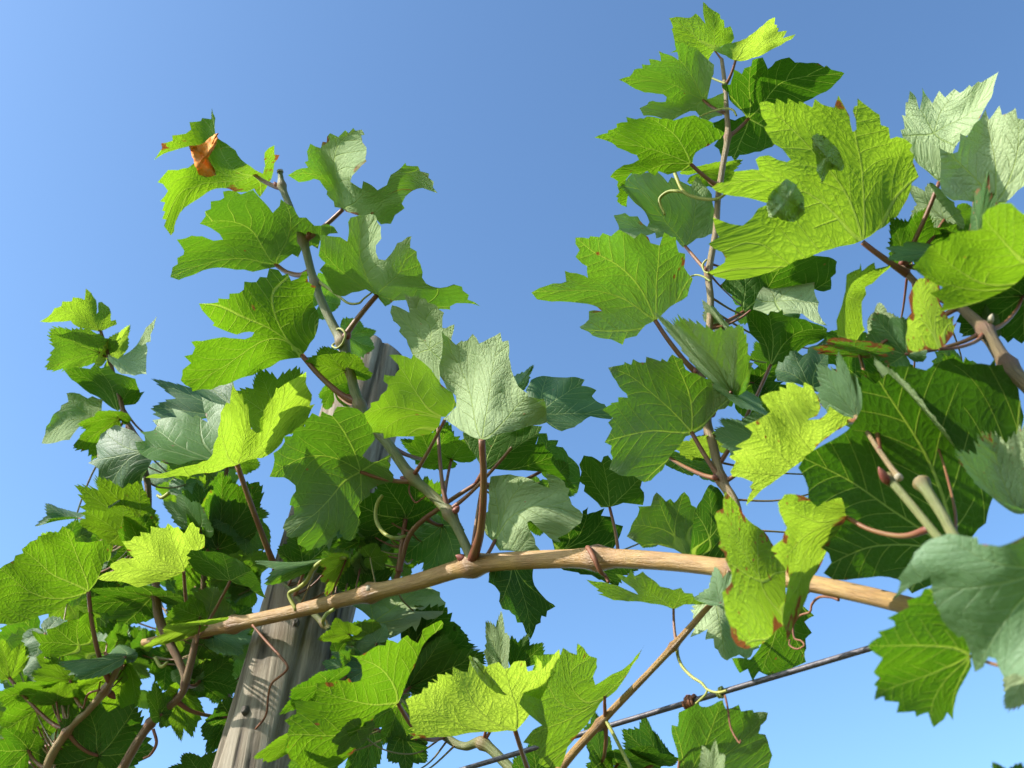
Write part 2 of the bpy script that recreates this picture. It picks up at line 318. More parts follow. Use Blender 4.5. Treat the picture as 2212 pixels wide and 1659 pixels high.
# ------------------------------------------------------------------ the leaf
BASE_LM = np.array([[0, 0], [-.63, -.25], [-.74, .56], [0, 1.0], [.74, .56], [.63, -.25]])
def pol(deg, r): a = math.radians(deg); return np.array([r*math.sin(a), r*math.cos(a)])
def leaf_outline(rng, us, ls):
    """closed outline, starting left of the petiole and going clockwise; returns points + tip flag + the sinus landmarks"""
    key = {'T': np.array([0, 1.0]), 'us': pol(24, us), 'U': np.array([.74, .56]), 'ls': pol(80, ls),
           'L': np.array([.63, -.25]), 'b': pol(146, .53), 'e': pol(170, .30), 'p': pol(176, .07)}
    var = rng.uniform(.6, 1.1); vb = rng.uniform(.6, 1.25)
    def side(seq, sgn):
        out = []; hv = rng.uniform(.85, 1.2)
        for (a, b, n, bul, amp) in seq:
            A, B = key[a].copy(), key[b].copy(); mid = (A+B)/2
            nr = mid/np.linalg.norm(mid); mid = mid + nr*bul*vb*rng.uniform(.6, 1.3)
            if n >= 3: n = n+rng.choice((-1, 0, 0, 1)); amp = amp*var*hv*.72
            if amp == 0:
                for t in np.linspace(0, 1, 4, endpoint=False):
                    out.append((((1-t)**2*A+2*t*(1-t)*mid+t*t*B)*[sgn, 1], 0.0))
                continue
            # teeth point to the lobe tip
            totip = b in ('T', 'U', 'L')
            ws = np.array([rng.uniform(.75, 1.25) for _ in range(n)]); cuts = np.concatenate([[0], np.cumsum(ws)/ws.sum()])
            for k in range(n):
                t0, t1 = cuts[k], cuts[k+1]; big = amp*rng.uniform(.65, 1.3)
                fr = ((0, -.32, 0), (.40, .30, 0), (.74, .95, .6), (.88, .30, .2)) if totip else ((0, -.30, 0), (.12, .30, .2), (.27, .95, .6), (.62, .28, 0))
                for f, h, tipf in fr:
                    t = t0 + (t1-t0)*f; q = (1-t)**2*A+2*t*(1-t)*mid+t*t*B
                    if k == 0 and f == 0: h = 0.0; tipf = 1.0 if a in ('T', 'U', 'L') else 0.0
                    nn = q/np.linalg.norm(q); out.append(((q+nn*big*h)*[sgn, 1], tipf))
        return out
    left = side([('p', 'e', 1, .0, 0), ('e', 'b', 2, .05, .03), ('b', 'L', 3, .10, .055), ('L', 'ls', 2, .06, .075), ('ls', 'U', 3, .12, .095), ('U', 'us', 3, .10, .085), ('us', 'T', 4, .13, .095)], -1)
    right = side([('T', 'us', 4, .13, .095), ('us', 'U', 3, .10, .085), ('U', 'ls', 3, .12, .095), ('ls', 'L', 2, .06, .075), ('L', 'b', 3, .10, .05), ('b', 'e', 2, .05, .03), ('e', 'p', 1, .0, 0)], 1)
    pts = left+right+[(key['p'], 0.0)]
    P = np.array([q[0] for q in pts]); tip = np.array([q[1] for q in pts])
    sin = np.array([pol(-80, ls), pol(-24, us), pol(24, us), pol(80, ls)])
    return P, tip, sin
RINGS = np.array([.04, .12, .22, .33, .44, .55, .65, .74, .82, .89, .95, 1.0])

def tps_fit(src, dst, lam=1e-4):
    n = len(src); d2 = ((src[:, None]-src[None])**2).sum(-1); K = np.where(d2 > 0, d2*np.log(d2+1e-12), 0) + lam*np.eye(n)
    Pm = np.hstack([np.ones((n, 1)), src]); A = np.zeros((n+3, n+3)); A[:n, :n] = K; A[:n, n:] = Pm; A[n:, :n] = Pm.T
    return np.linalg.solve(A, np.vstack([dst, np.zeros((3, dst.shape[1]))]))
def tps_eval(src, W, q):
    d2 = ((q[:, None]-src[None])**2).sum(-1); K = np.where(d2 > 0, d2*np.log(d2+1e-12), 0)
    return K @ W[:len(src)] + np.hstack([np.ones((len(q), 1)), q]) @ W[len(src):]

CSUN = np.array([SUN @ RT, SUN @ UP, -(SUN @ FD)])            # camera axes: right, up, towards camera
CUP = np.array([0, math.cos(PITCH), -math.sin(PITCH)])
NLEAF = 0
LEAFMAP = {}; LEAFOBJ = {}
def nearest_stem(vine, p):
    best = None
    for (sp, sr) in STEMS[vine]:
        dd = np.linalg.norm(sp-p, axis=1); j = dd.argmin()
        if best is None or dd[j] < best[0]: best = (dd[j], sp[j], sr[j])
    return best
def stem_at_pixel(vine, x, y):
    best = None
    for (sp, sr) in STEMS[vine]:
        q = sp-CAM; z = q@FD; px = FW/2+FW*(q@RT)/z; py = FH/2-FW*(q@UP)/z
        dd = np.hypot(px-x, py-y); j = dd.argmin()
        if best is None or dd[j] < best[0]: best = (dd[j], sp[j], sr[j])
    return best

def build_leaf(vine, side, Bpx, lm_src, lm_px, d0, zadd, tint, dry, wool_lit, seed, us, ls, wave, curl, flip, at, pet_w, name='leaf', green=False, fold=0.0, lit=None, outline=None, oname=None):
    rng = random.Random(seed); nr = np.random.RandomState(seed)
    sg = 1.0 if side == 'T' else -1.0
    src = np.array(lm_src); px = np.array(lm_px, float); px[:, 1] *= -1           # y up
    # --- affine fit -> size + tilt
    A = np.hstack([src, np.ones((len(src), 1))]); sol, *_ = np.linalg.lstsq(A, px, rcond=None); M = sol[:2].T
    Uu, S, Vt = np.linalg.svd(M); s1 = S[0]; s2 = min(s1, max(S[1]*1.12, 0.42*s1))
    g = Vt[1]*math.sqrt(max(0, s1*s1-s2*s2))
    # lean of the blade in the picture plane, split into the part along the sun's direction and the rest
    sh = CSUN[:2]/np.linalg.norm(CSUN[:2]); Mi = np.linalg.inv(M); G = Mi.T @ g
    want = .8 if (wool_lit >= .8 and side == 'U') else (.55 if side == 'T' else (-.62 if tint >= .9 else (-.45 if tint > .3 else -.10)))
    if lit is not None: want = lit
    if flip: want = -want
    if (-(G @ sh))*want < 0: G = -G
    comp = -(G @ sh); G = G - (.35*comp+.65*want-comp)*sh; g = M.T @ G
    z = src @ g + s1*np.asarray(zadd)[:len(src)]
    W = tps_fit(src, np.hstack([px, z[:, None]]))
    ph = [rng.uniform(0, 6.28) for _ in range(6)]; fq = [rng.uniform(2.2, 4.0) for _ in range(4)]
    def fmap(q, xy=None):
        o = tps_eval(src, W, q); r = np.hypot(q[:, 0], q[:, 1]); th = np.arctan2(q[:, 0], q[:, 1])
        w = wave*s1*(np.sin(fq[0]*q[:, 0]*2+ph[0])*np.sin(fq[1]*q[:, 1]*2+ph[1])*.55*np.minimum(r*1.6, 1) + .55*r**2*np.sin(5*th+ph[2]) + .30*r**3*np.sin(11*th+ph[3]))
        # quilting between the main veins + fold along the midrib + tips curling to the lower side
        w += .022*s1*np.minimum(r*2, 1)*np.abs(np.sin(th*3.3))*sg
        w += fold*s1*np.abs(q[:, 0])*sg - sg*curl*s1*r**2
        w += .006*s1*np.minimum(r*2, 1)*(np.sin(q[:, 0]*19+ph[4]+2*np.sin(q[:, 1]*7))*np.sin(q[:, 1]*17+ph[5]+2*np.sin(q[:, 0]*6)))
        if xy is not None: o[:, :2] = xy
        zz = o[:, 2]+w; d = d0 - zz*d0/FW
        return P3(o[:, 0], -o[:, 1], d)
    if outline is not None:
        C = np.array(outline, float); C[:, 1] *= -1; D = []
        for i in range(len(C)):
            p, q = C[i], C[(i+1) % len(C)]; m = max(1, int(np.linalg.norm(q-p)/(.05*s1)))
            nv = np.array([p[1]-q[1], q[0]-p[0]])*rng.uniform(-.07, .07)
            D += [p+(q-p)*k/m+nv*math.sin(math.pi*k/m) for k in range(m)]
        D = np.array(D); h = .062*s1; lo, hi = D.min(0), D.max(0); inn = []
        Dn = np.roll(D, -1, 0); ed = Dn-D; el2 = (ed**2).sum(1)+1e-9
        def rimdist(q):
            t = np.clip(((q[:, None]-D[None])*ed[None]).sum(-1)/el2[None], 0, 1)
            return np.sqrt(((q[:, None]-(D[None]+t[..., None]*ed[None]))**2).sum(-1).min(1))
        gx_, gy_ = np.meshgrid(np.arange(lo[0], hi[0], h), np.arange(lo[1], hi[1], h)); G_ = np.stack([gx_.ravel(), gy_.ravel()], 1)
        G_ = G_ + nr.uniform(-.3, .3, G_.shape)*h
        ins = np.zeros(len(G_), bool)
        for i in range(len(D)):
            (x0, y0), (x1, y1) = D[i], Dn[i]; c = (y0 > G_[:, 1]) != (y1 > G_[:, 1])
            ins ^= c & (G_[:, 0] < (x1-x0)*(G_[:, 1]-y0)/(y1-y0+1e-12)+x0)
        G_ = G_[ins]; G_ = G_[rimdist(G_) > .35*h]
        vv_ = [Vector((float(q[0]), float(q[1]))) for q in np.vstack([D, G_])]
        cv, ce, cf, *_r = delaunay_2d_cdt(vv_, [], [list(range(len(D)))], 1, 1e-4)
        X2 = np.array([[q[0], q[1]] for q in cv]); F = []
        for f in cf:
            f = list(f); a_, b_, c_ = X2[f[0]], X2[f[1]], X2[f[2]]
            if (b_[0]-a_[0])*(c_[1]-a_[1])-(b_[1]-a_[1])*(c_[0]-a_[0]) < 0: f = f[::-1]
            F.append(f)
        # canonical coordinates for the veins: inverse warp
        pc = px[0]; pn = (px-pc)/s1; Wi = tps_fit(pn, src, 2e-3); Q = tps_eval(pn, Wi, (X2-pc)/s1)
        rq = np.hypot(Q[:, 0], Q[:, 1])[:, None]; Q = Q*np.minimum(1, 1.25/np.maximum(rq, 1e-6))
        LEAFMAP[oname] = lambda X: (fmap((lambda Z: Z*np.minimum(1, 1.25/np.maximum(np.hypot(Z[:, 0], Z[:, 1])[:, None], 1e-6)))(tps_eval(pn, Wi, (X*[1, -1]-pc)/s1)), X*[1, -1]))
        V = fmap(Q, X2); edge = 1-np.clip(rimdist(X2)/(.30*s1), 0, 1); vt = np.zeros(len(X2))
    else:
        O, tip, _ = leaf_outline(rng, us, ls); n = len(O)
        Q = (O[None]*RINGS[:, None, None]).reshape(-1, 2)
        jit = nr.normal(0, .004, Q.shape); jit[-n:] = 0; Q = Q+jit; Q = np.vstack([[[0, 0]], Q])
        V = fmap(Q); k = len(RINGS)
        F = [[0, 1+(j+1) % n, 1+j] for j in range(n-1)]
        for i in range(k-1):
            a, b = 1+i*n, 1+(i+1)*n
            F += [[a+j, a+j+1, b+j+1, b+j] for j in range(n-1)]
        edge = np.concatenate([[0], np.repeat(RINGS, n)]); vt = np.zeros(len(Q)); vt[-n:] = tip*2.4
    if sg < 0: F = [f[::-1] for f in F]              # face normal = upper side
    o = mesh_obj(name, V, F, M_LEAF, VINE[vine], uv=Q, uvname='leaf', attrs={'edge': edge, 'vein': vt})
    if oname: LEAFOBJ[oname] = o
    o['tint'] = float(tint); o['dry'] = float(dry); o['wool_lit'] = float(wool_lit)
    bpy_parent = o
    # --- petiole
    b3 = P3(Bpx[0], Bpx[1], d0 - (tps_eval(src, W, np.zeros((1, 2)))[0, 2])*d0/FW)
    if at is not None: s = stem_at_pixel(vine, *at)
    else: s = nearest_stem(vine, b3)
    if at != 'none' and s is not None:
        a3 = s[1]; L = np.linalg.norm(a3-b3); inn = fmap(np.array([[0, .03]]))[0]-b3
        e3 = b3
        bend = np.array([0, 0, -1.0])*L*.10 + nr.normal(0, .03*L, 3)
        p, r = catmull([e3, e3+(a3-e3)*.3+bend*.7, e3+(a3-e3)*.68+bend*.8, a3], np.array([.8, .85, .95, 1.35])*pet_w/2*d0/FW, 6)
        Vp, Fp, Up = tube_mesh(p, r, 8)
        nd = np.repeat(np.linspace(0, 1, len(p))**6*.8, 8); nd = np.concatenate([nd, [0, .8]])
        mesh_obj('petiole', Vp, Fp, M_PETG if green else M_PET, o, uv=Up, attrs={'node': nd})
    return o

def L(vine, side, B, pts, S=None, at=None, d=0.0, t=.45, y=0.0, wl=.28, z=None, f=False, us=None, ls=None, wave=None, curl=None, pw=9, seed=None, green=False, fold=None, lit=None, O=None):
    global NLEAF; NLEAF += 1
    seed = seed if seed is not None else 1000+NLEAF*7; rng = random.Random(seed+1)
    us = us if us is not None else rng.uniform(.68, .84); ls = ls if ls is not None else rng.uniform(.64, .76)
    wave = wave if wave is not None else rng.uniform(.05, .10)
    curl = curl if curl is not None else rng.uniform(-.02, .24)
    fold = fold if fold is not None else rng.uniform(-.34, .06)
    sin = np.array([pol(-80, ls), pol(-24, us), pol(24, us), pol(80, ls)])
    src, px, zz = [BASE_LM[0]], [B], [0.0 if z is None else z[0]]
    for i, p in enumerate(pts):
        if p is not None: src.append(BASE_LM[i+1]); px.append(p); zz.append(0.0 if z is None else z[i+1])
    if len(src) < 6:                         # fill the unseen lobes from an affine guess
        A = np.hstack([np.array(src), np.ones((len(src), 1))])
        reg = np.diag([1e-3, 1e-3, 0]); sol = np.linalg.solve(A.T@A+reg, A.T@np.array(px, float))
        for i, p in enumerate(pts):
            if p is None: src.append(BASE_LM[i+1]); px.append(tuple(np.append(BASE_LM[i+1], 1)@sol)); zz.append(0.0 if z is None else z[i+1])
    for i, p in enumerate(S or []):
        if p is not None: src.append(sin[i]); px.append(p); zz.append(0.0 if z is None else .6*(z[min(5, i+1)]+z[min(5, i+2)])/2)
    return build_leaf(vine, side, B, src, px, depth(*B)+d, zz, t, y, wl, seed, us, ls, wave, curl, f, at, pw, green=green, fold=fold, lit=lit, outline=OUT[O] if O else None, oname=O)

# outlines measured on enlarged parts of the photograph: part origin, then points at 4x
ORG = dict(t1=(0, 553), t5=(0, 1244.3), u2=(1106, 898.6), u7=(1659, 553), v2=(829.5, 829.5), t2=(276.5, 207.4), t3=(276.5, 553), t4=(0, 967.8), t6=(553, 553), t7=(553, 898.6), t8=(553, 1244.3), u1=(1106, 1244.3), u3=(1106, 553), u4=(1242.7, 207.4), u5=(1242.7, 0), u6=(1659, 138.3), v1=(1659, 1244.3), v3=(553, 207.4), v4=(1514.6, 699), v5=(276.5, 829.5))
def tile(k, txt):
    o = ORG.get(k); v = [tuple(map(float, q.split(','))) for q in txt.split()]
    return [(o[0]+x/4, o[1]+y/4) for x, y in v] if o else v
OUT = dict(
A1=tile('t2', '1100,640 1165,670 1185,600 1180,490 1215,450 1265,425 1265,505 1310,510 1265,580 1255,660 1215,760 1140,875 1090,800 1030,830 930,830 870,800 760,800 650,860 540,930 450,1010 415,1080 400,1170 370,1205 330,1150 310,1125 330,1070 295,1060 320,1000 295,990 320,920 275,910 345,820 300,760 255,745 345,640 430,640 520,620 590,570 610,500 640,420 560,430 400,470 225,555 295,450 285,410 385,385 380,340 500,325 545,290 530,225 630,215 640,190 720,200 725,105 755,190 755,330 770,360 850,410 930,470 980,550 1050,600'),
A2=tile('v3', '745,970 680,960 670,910 610,850 615,820 550,730 500,715 420,740 370,745 330,720 275,685 310,665 390,625 450,620 420,570 450,560 440,480 470,410 560,450 575,395 610,400 615,350 640,320 710,355 770,295 800,320 840,275 860,300 915,290 940,335 910,340 920,400 955,445 945,540 955,565 880,640 830,690 815,740 890,790 915,800 925,735 1050,815 1130,770 1165,680 1290,575 1300,600 1400,605 1420,650 1495,670 1490,705 1535,740 1530,790 1570,840 1440,795 1350,820 1290,870 1260,930 1285,970 1200,1030 1165,1105 1080,1110 1000,1040 900,1040 780,1000'),
A3=tile('t2', '1270,1480 1080,1520 1000,1500 870,1490 640,1510 540,1555 440,1590 365,1565 385,1480 430,1450 425,1400 480,1370 485,1335 420,1240 550,1205 640,1210 740,1250 820,1240 790,1190 760,1170 620,1105 670,1040 665,995 715,975 715,910 795,900 830,880 820,825 920,820 975,850 1080,810 1130,870 1180,920 1250,1010 1310,950 1320,890 1370,930 1430,960 1480,1050 1540,1050 1610,1120 1720,1105 1780,1130 1815,1185 1740,1190 1660,1250 1640,1320 1590,1290 1500,1330 1470,1395 1420,1365 1330,1430'),
A4=tile('d', '735,640 720,634 697,590 690,583 703,568 688,552 692,530 690,508 702,508 735,512 750,522 752,480 757,470 775,466 800,462 812,466 815,480 823,490 824,515 812,530 812,545 818,560 832,562 845,548 858,525 868,522 880,512 889,510 886,535 900,543 901,558 908,570 913,588 912,600 920,612 950,622 980,614 998,619 1000,628 1013,637 1010,647 1024,652 1038,662 1005,655 985,655 972,662 973,669 940,668 905,655 880,648 850,650 832,662 822,650 815,641 803,632 790,625 775,630 760,632 745,640'),
A5=tile('t3', '1490,880 1310,905 1230,960 1080,1030 900,1090 790,1120 720,1155 640,1150 555,1170 550,1140 500,1120 455,1075 470,985 500,960 545,925 485,865 555,850 580,790 545,740 640,735 730,715 830,700 930,712 1010,718 1070,695 1090,660 1000,660 940,680 860,655 800,630 730,600 745,580 690,525 640,470 612,410 780,400 780,365 875,370 875,325 960,320 1000,290 1005,220 1110,225 1140,180 1200,185 1220,105 1300,120 1335,170 1380,150 1410,215 1480,190 1510,140 1545,130 1555,220 1600,255 1625,260 1610,310 1600,420 1650,520 1640,620 1610,710 1545,810'),
A7=tile('t6', '1545,1300 1530,1000 1470,950 1360,870 1330,800 1300,720 1235,650 1250,620 1185,560 1160,490 1175,425 1270,460 1290,470 1325,490 1310,420 1275,325 1330,350 1400,340 1410,360 1470,370 1480,400 1560,430 1580,460 1625,490 1610,560 1610,620 1640,625 1715,590 1690,700 1680,780 1600,880 1590,1000 1585,1300'),
A8=tile('d', '1038,950 1005,935 985,922 965,908 957,905 970,895 985,880 985,855 965,840 950,812 948,790 955,760 957,735 954,716 970,730 985,745 998,735 1000,738 1010,735 1021,721 1035,742 1045,738 1055,732 1070,725 1081,718 1085,738 1098,735 1099,770 1105,800 1120,835 1140,850 1142,857 1165,862 1175,862 1180,880 1182,912 1165,918 1130,925 1090,935 1055,948'),
A9=tile('t6', '1600,1390 1580,1470 1500,1540 1400,1560 1200,1560 1105,1580 1100,1530 1010,1525 990,1490 900,1450 860,1415 940,1350 990,1310 990,1270 1060,1250 1080,1200 1130,1160 1140,1110 1100,1080 1110,1025 1200,1035 1210,1010 1240,980 1230,940 1150,855 1300,870 1340,890 1360,850 1420,900 1480,950 1520,990 1550,1040 1600,1110 1700,1180 1720,1250 1735,1290 1690,1340 1640,1390'),
A11=tile('t7', '985,640 985,690 930,720 890,770 905,840 885,880 905,920 880,960 890,990 860,1020 860,1050 815,1080 755,1060 740,1020 720,1020 730,960 700,1000 690,1040 665,1060 650,1110 630,1170 610,1110 570,1120 545,1165 525,1135 435,1165 430,1140 360,1110 360,1040 310,1055 260,1040 265,1000 230,970 260,890 330,850 325,780 290,770 300,720 345,650 340,600 280,550 240,530 115,525 150,440 160,380 150,320 220,270 250,220 240,175 310,175 350,100 420,95 430,40 485,-27 555,8 570,-42 660,-2 700,-80 800,-80 880,-60 940,-10 1000,100 1030,200 960,290 920,345 1000,400 1060,390 1170,325 1140,390 1165,420 1150,465 1190,510 1180,570 1060,597'),
A12=tile('v5', '930,705 850,720 700,770 520,800 340,810 150,810 230,775 320,765 400,740 500,710 600,690 690,660 730,610 740,530 780,450 775,400 800,320 800,250 850,160 880,170 905,10 960,90 985,80 1000,180 1035,170 1050,330 1065,390 1110,425 1165,415 1170,330 1170,230 1225,160 1280,30 1300,40 1365,-6 1400,-26 1540,-106 1535,-6 1560,44 1590,94 1570,184 1615,174 1550,314 1450,394 1350,454 1330,510 1250,590 1160,640 1030,660 960,690'),
B3=tile('u5', '1270,1000 1180,1020 1120,1065 1080,1010 1040,960 990,960 840,1040 740,1020 590,1000 555,935 620,905 635,880 670,870 700,880 780,880 790,840 760,815 700,810 600,800 520,770 470,740 375,690 470,660 510,600 580,590 575,555 650,560 635,510 740,530 720,440 800,470 890,520 880,450 820,455 870,430 860,380 930,370 990,400 1040,410 1080,450 1120,490 1200,560 1195,640 1170,720 1140,855 1230,820 1285,800 1290,900 1275,960'),
B4=tile('u5', '1470,1000 1400,930 1330,860 1320,800 1270,760 1265,735 1340,730 1365,650 1370,600 1440,640 1460,590 1520,570 1530,515 1620,495 1650,560 1665,595 1700,570 1730,530 1780,510 1850,495 1900,540 2000,545 2100,545 2150,580 2170,565 2212,600 2300,620 2325,632 2290,680 2212,760 2120,810 2050,850 1980,880 1900,930 1800,1000 1750,1200 1700,1270 1600,1310 1500,1330 1420,1340 1380,1395 1350,1350 1260,1350 1240,1290 1200,1260 1240,1200 1210,1130 1190,1060 1280,1020 1380,1040'),
B5=tile('u4', '1010,600 1020,640 900,650 800,680 720,650 690,690 620,650 560,680 480,670 440,720 420,790 460,850 445,960 400,945 360,910 370,880 350,870 380,830 360,770 370,740 300,700 350,640 420,595 500,580 550,550 530,510 450,480 360,445 350,430 280,390 165,360 280,320 285,295 360,270 355,240 450,225 440,180 530,200 560,190 590,195 620,175 740,195 850,210 950,180 1030,165 1080,190 1190,230 1200,270 1290,320 1250,370 1150,430 1040,490 1020,530'),
B6=tile('u4', '930,1310 880,1250 800,1200 700,1230 690,1180 600,1210 540,1240 470,1230 440,1220 330,1200 380,1150 370,1110 330,1030 430,1010 470,1040 540,1040 580,1100 620,1130 640,1090 600,1000 520,930 450,850 380,790 430,740 500,660 700,650 800,750 830,700 1000,780 1045,690 1100,750 1180,850 1210,1000 1200,1100 1180,1190 1120,1220 1050,1230 1000,1270'),
B7=tile('d', '1395,702 1383,715 1375,726 1350,732 1345,745 1335,740 1320,733 1295,730 1280,725 1272,717 1255,710 1252,706 1262,700 1272,690 1272,672 1282,670 1300,672 1290,663 1255,655 1205,651 1180,650 1160,647 1148,632 1165,622 1178,618 1195,612 1212,612 1223,608 1220,585 1245,590 1262,595 1270,600 1268,575 1258,570 1243,555 1252,540 1243,527 1243,513 1272,515 1275,510 1295,512 1302,503 1320,510 1338,496 1355,505 1370,515 1385,503 1400,512 1405,525 1425,530 1435,502 1452,512 1460,512 1466,545 1480,548 1480,560 1478,578 1497,602 1490,620 1485,640 1460,655 1435,675 1420,690'),
B8=tile('u3', '1500,1560 1390,1700 1300,1850 1200,1940 1140,1955 1050,1900 920,1890 840,1840 870,1740 850,1700 860,1640 800,1610 830,1560 865,1490 830,1440 870,1400 780,1330 860,1280 850,1270 920,1260 915,1220 1000,1225 990,1190 925,1130 900,1080 850,1000 830,965 930,945 970,935 970,915 1030,940 1045,890 1100,920 1155,920 1160,870 1230,890 1285,910 1295,885 1340,915 1385,850 1470,890 1500,980 1600,1020 1720,1070 1840,1170 1905,1210 1870,1290 1840,1320 1780,1330 1720,1400 1640,1500 1580,1530'),
B13=tile('d', '1845,527 1830,530 1796,538 1760,550 1720,562 1690,580 1655,590 1620,600 1575,605 1545,598 1530,588 1545,580 1565,567 1567,558 1560,545 1530,527 1545,517 1553,512 1545,495 1540,470 1560,477 1605,487 1625,470 1638,450 1665,440 1650,437 1600,425 1545,412 1538,405 1550,395 1578,392 1583,380 1588,370 1610,368 1640,367 1632,345 1640,338 1660,335 1680,345 1700,350 1708,345 1700,335 1690,322 1670,310 1665,300 1650,275 1658,270 1645,250 1640,222 1655,218 1675,225 1677,212 1700,225 1702,212 1725,225 1726,218 1735,222 1755,232 1760,213 1775,225 1790,230 1802,232 1811,206 1825,232 1835,250 1842,285 1850,280 1842,240 1845,230 1852,228 1852,212 1868,225 1878,232 1887,240 1900,248 1903,270 1920,275 1923,300 1938,295 1955,300 1971,313 1965,325 1975,335 1972,350 1985,382 1970,395 1960,430 1940,465 1910,490 1880,510'),
B14=tile('u6', '1440,990 1340,900 1270,830 1180,700 1160,620 1145,570 1180,560 1155,440 1190,450 1190,330 1210,330 1225,230 1280,290 1310,400 1325,330 1330,200 1400,310 1420,340 1480,230 1530,290 1610,215 1660,250 1740,180 1760,200 1815,150 1840,160 1990,70 1950,200 1930,290 1880,370 1830,470 1760,560 1740,610 1640,680 1600,760 1560,830 1520,930 1490,1020'),
B15=tile('u6', '2700,1700 2212,1830 2000,1980 1480,2140 1520,2060 1400,1980 1510,1930 1250,1760 1300,1700 1390,1580 1570,1520 1570,1470 1740,1440 1850,1420 1850,1310 1900,1250 2000,1200 2100,1200 2160,1260 2212,1300 2500,1250 2700,1400'),
B18=tile('v4', '1340,830 1200,910 1100,980 1000,1060 890,1180 720,1300 600,1390 510,1450 390,1570 440,1440 420,1410 450,1370 350,1330 270,1320 250,1280 300,1190 240,1150 290,1130 270,1105 360,1080 290,1060 420,990 445,940 375,885 450,850 540,800 600,760 570,720 530,670 515,630 600,590 680,580 675,545 740,565 730,510 800,510 880,555 890,505 960,540 1010,630 1035,720 1000,800 920,830 1020,825 1090,770 1110,710 1160,750 1240,800'),
B20=tile('d', '1566,1061 1580,1075 1605,1110 1640,1140 1660,1160 1680,1190 1697,1230 1697,1270 1692,1330 1700,1350 1685,1355 1665,1375 1640,1395 1610,1402 1592,1395 1580,1375 1578,1355 1568,1330 1563,1300 1560,1280 1578,1262 1580,1235 1572,1220 1565,1195 1552,1180 1556,1165 1550,1145 1543,1115 1548,1105 1562,1098 1562,1080'),
B20r=tile('d', '1829,1118 1815,1140 1795,1165 1780,1205 1765,1235 1750,1258 1735,1310 1715,1350 1700,1385 1690,1340 1697,1290 1705,1250 1690,1220 1672,1200 1680,1195 1665,1190 1670,1180 1690,1165 1700,1140 1690,1120 1683,1105 1680,1085 1695,1068 1720,1068 1745,1075 1765,1095 1780,1085 1800,1078 1818,1075 1825,1095'),
B21=tile('d', '2290,1225 2330,1300 2300,1420 2212,1462 2191,1454 2169,1464 2151,1424 2136,1419 2124,1442 2106,1452 2094,1404 2081,1372 2071,1378 2051,1358 2034,1338 2019,1303 2012,1270 2009,1245 1971,1263 1929,1295 1945,1258 1941,1248 1964,1218 1976,1193 1995,1175 2009,1165 2051,1152 2084,1158 2111,1160 2114,1175 2159,1180 2212,1158 2260,1150'),
B22=tile('v1', '1745,700 1760,780 1680,930 1620,1080 1600,1250 1550,1180 1520,1240 1430,1310 1385,1180 1280,1220 1270,1170 1110,1180 1130,1090 1010,1080 1000,1040 920,1075 945,960 915,940 965,880 910,830 990,710 870,620 870,590 980,520 950,480 1100,430 1090,390 1030,365 1220,270 1200,210 1320,170 1350,110 1460,110 1430,240 1500,290 1540,380 1700,520 1745,650'),
D1=tile('u1', '1395,290 1200,240 1000,220 880,210 740,155 790,150 730,125 750,115 710,90 640,30 740,50 840,65 920,85 1040,140 1090,160 1050,110 950,40 890,-20 990,10 1030,-60 1060,0 1130,-40 1200,20 1280,90 1330,100 1390,120 1460,100 1490,145 1560,150 1580,200 1680,235 1560,245 1490,245 1420,280'),
D3=tile('u1', '1550,260 1580,290 1540,290 1570,330 1560,360 1590,400 1560,440 1580,460 1540,530 1620,500 1690,460 1670,550 1740,540 1750,620 1780,640 1810,700 1860,730 1910,700 1960,680 2020,720 2060,700 2085,640 2140,620 2100,560 2000,400 1900,300 1830,230 1760,220 1680,240'),
D5=tile('d', '1113,1580 1095,1578 1060,1582 1030,1582 985,1590 900,1595 886,1598 895,1592 882,1584 896,1581 880,1575 892,1570 885,1560 885,1540 876,1512 900,1500 910,1498 915,1485 925,1487 925,1473 943,1476 933,1466 946,1472 944,1456 963,1458 962,1452 978,1460 978,1440 997,1450 1010,1452 1015,1416 1035,1430 1050,1440 1060,1435 1077,1430 1090,1445 1100,1442 1110,1430 1135,1428 1140,1450 1156,1447 1160,1420 1170,1430 1172,1445 1190,1425 1208,1402 1210,1415 1195,1445 1201,1452 1185,1475 1165,1515 1140,1550'),
D6=tile('u1', '790,1070 740,1140 680,1230 600,1330 540,1410 480,1480 420,1650 290,1655 230,1620 240,1560 190,1530 240,1480 95,1440 180,1330 260,1290 150,1200 100,1150 60,1100 150,900 200,750 180,680 290,680 420,680 440,620 500,660 560,680 565,580 620,620 670,690 735,710 735,790 700,870 720,940 830,870 910,830 990,780 1070,690 1150,585 1090,710 1010,830 900,990 840,1040'),
D7=tile('t8', '1220,1130 1100,1160 1030,1200 980,1300 880,1440 830,1540 760,1600 690,1660 600,1700 400,1680 340,1600 290,1580 260,1500 280,1440 270,1370 290,1290 245,1250 350,1190 330,1080 450,1080 540,1085 520,1040 535,1010 510,930 640,920 690,895 770,905 800,880 830,920 900,905 920,860 910,770 870,710 815,685 900,690 970,650 1060,600 1120,600 1130,550 1225,580 1260,540 1310,510 1340,550 1400,580 1430,520 1440,460 1500,430 1600,380 1620,410 1610,450 1490,540 1430,620 1390,720 1340,830 1290,950 1250,1050'),
D13=tile('u1', '1440,1180 1440,1250 1430,1300 1380,1285 1390,1400 1430,1530 1440,1700 1700,1750 2212,1700 2250,1550 2212,1430 2190,1370 2130,1360 2150,1290 2200,1240 2212,1180 2090,1180 2080,1155 1980,1170 1960,1110 1900,1140 1850,1150 1820,1070 1740,1110 1690,1130 1640,1130 1600,1100 1530,1140'),
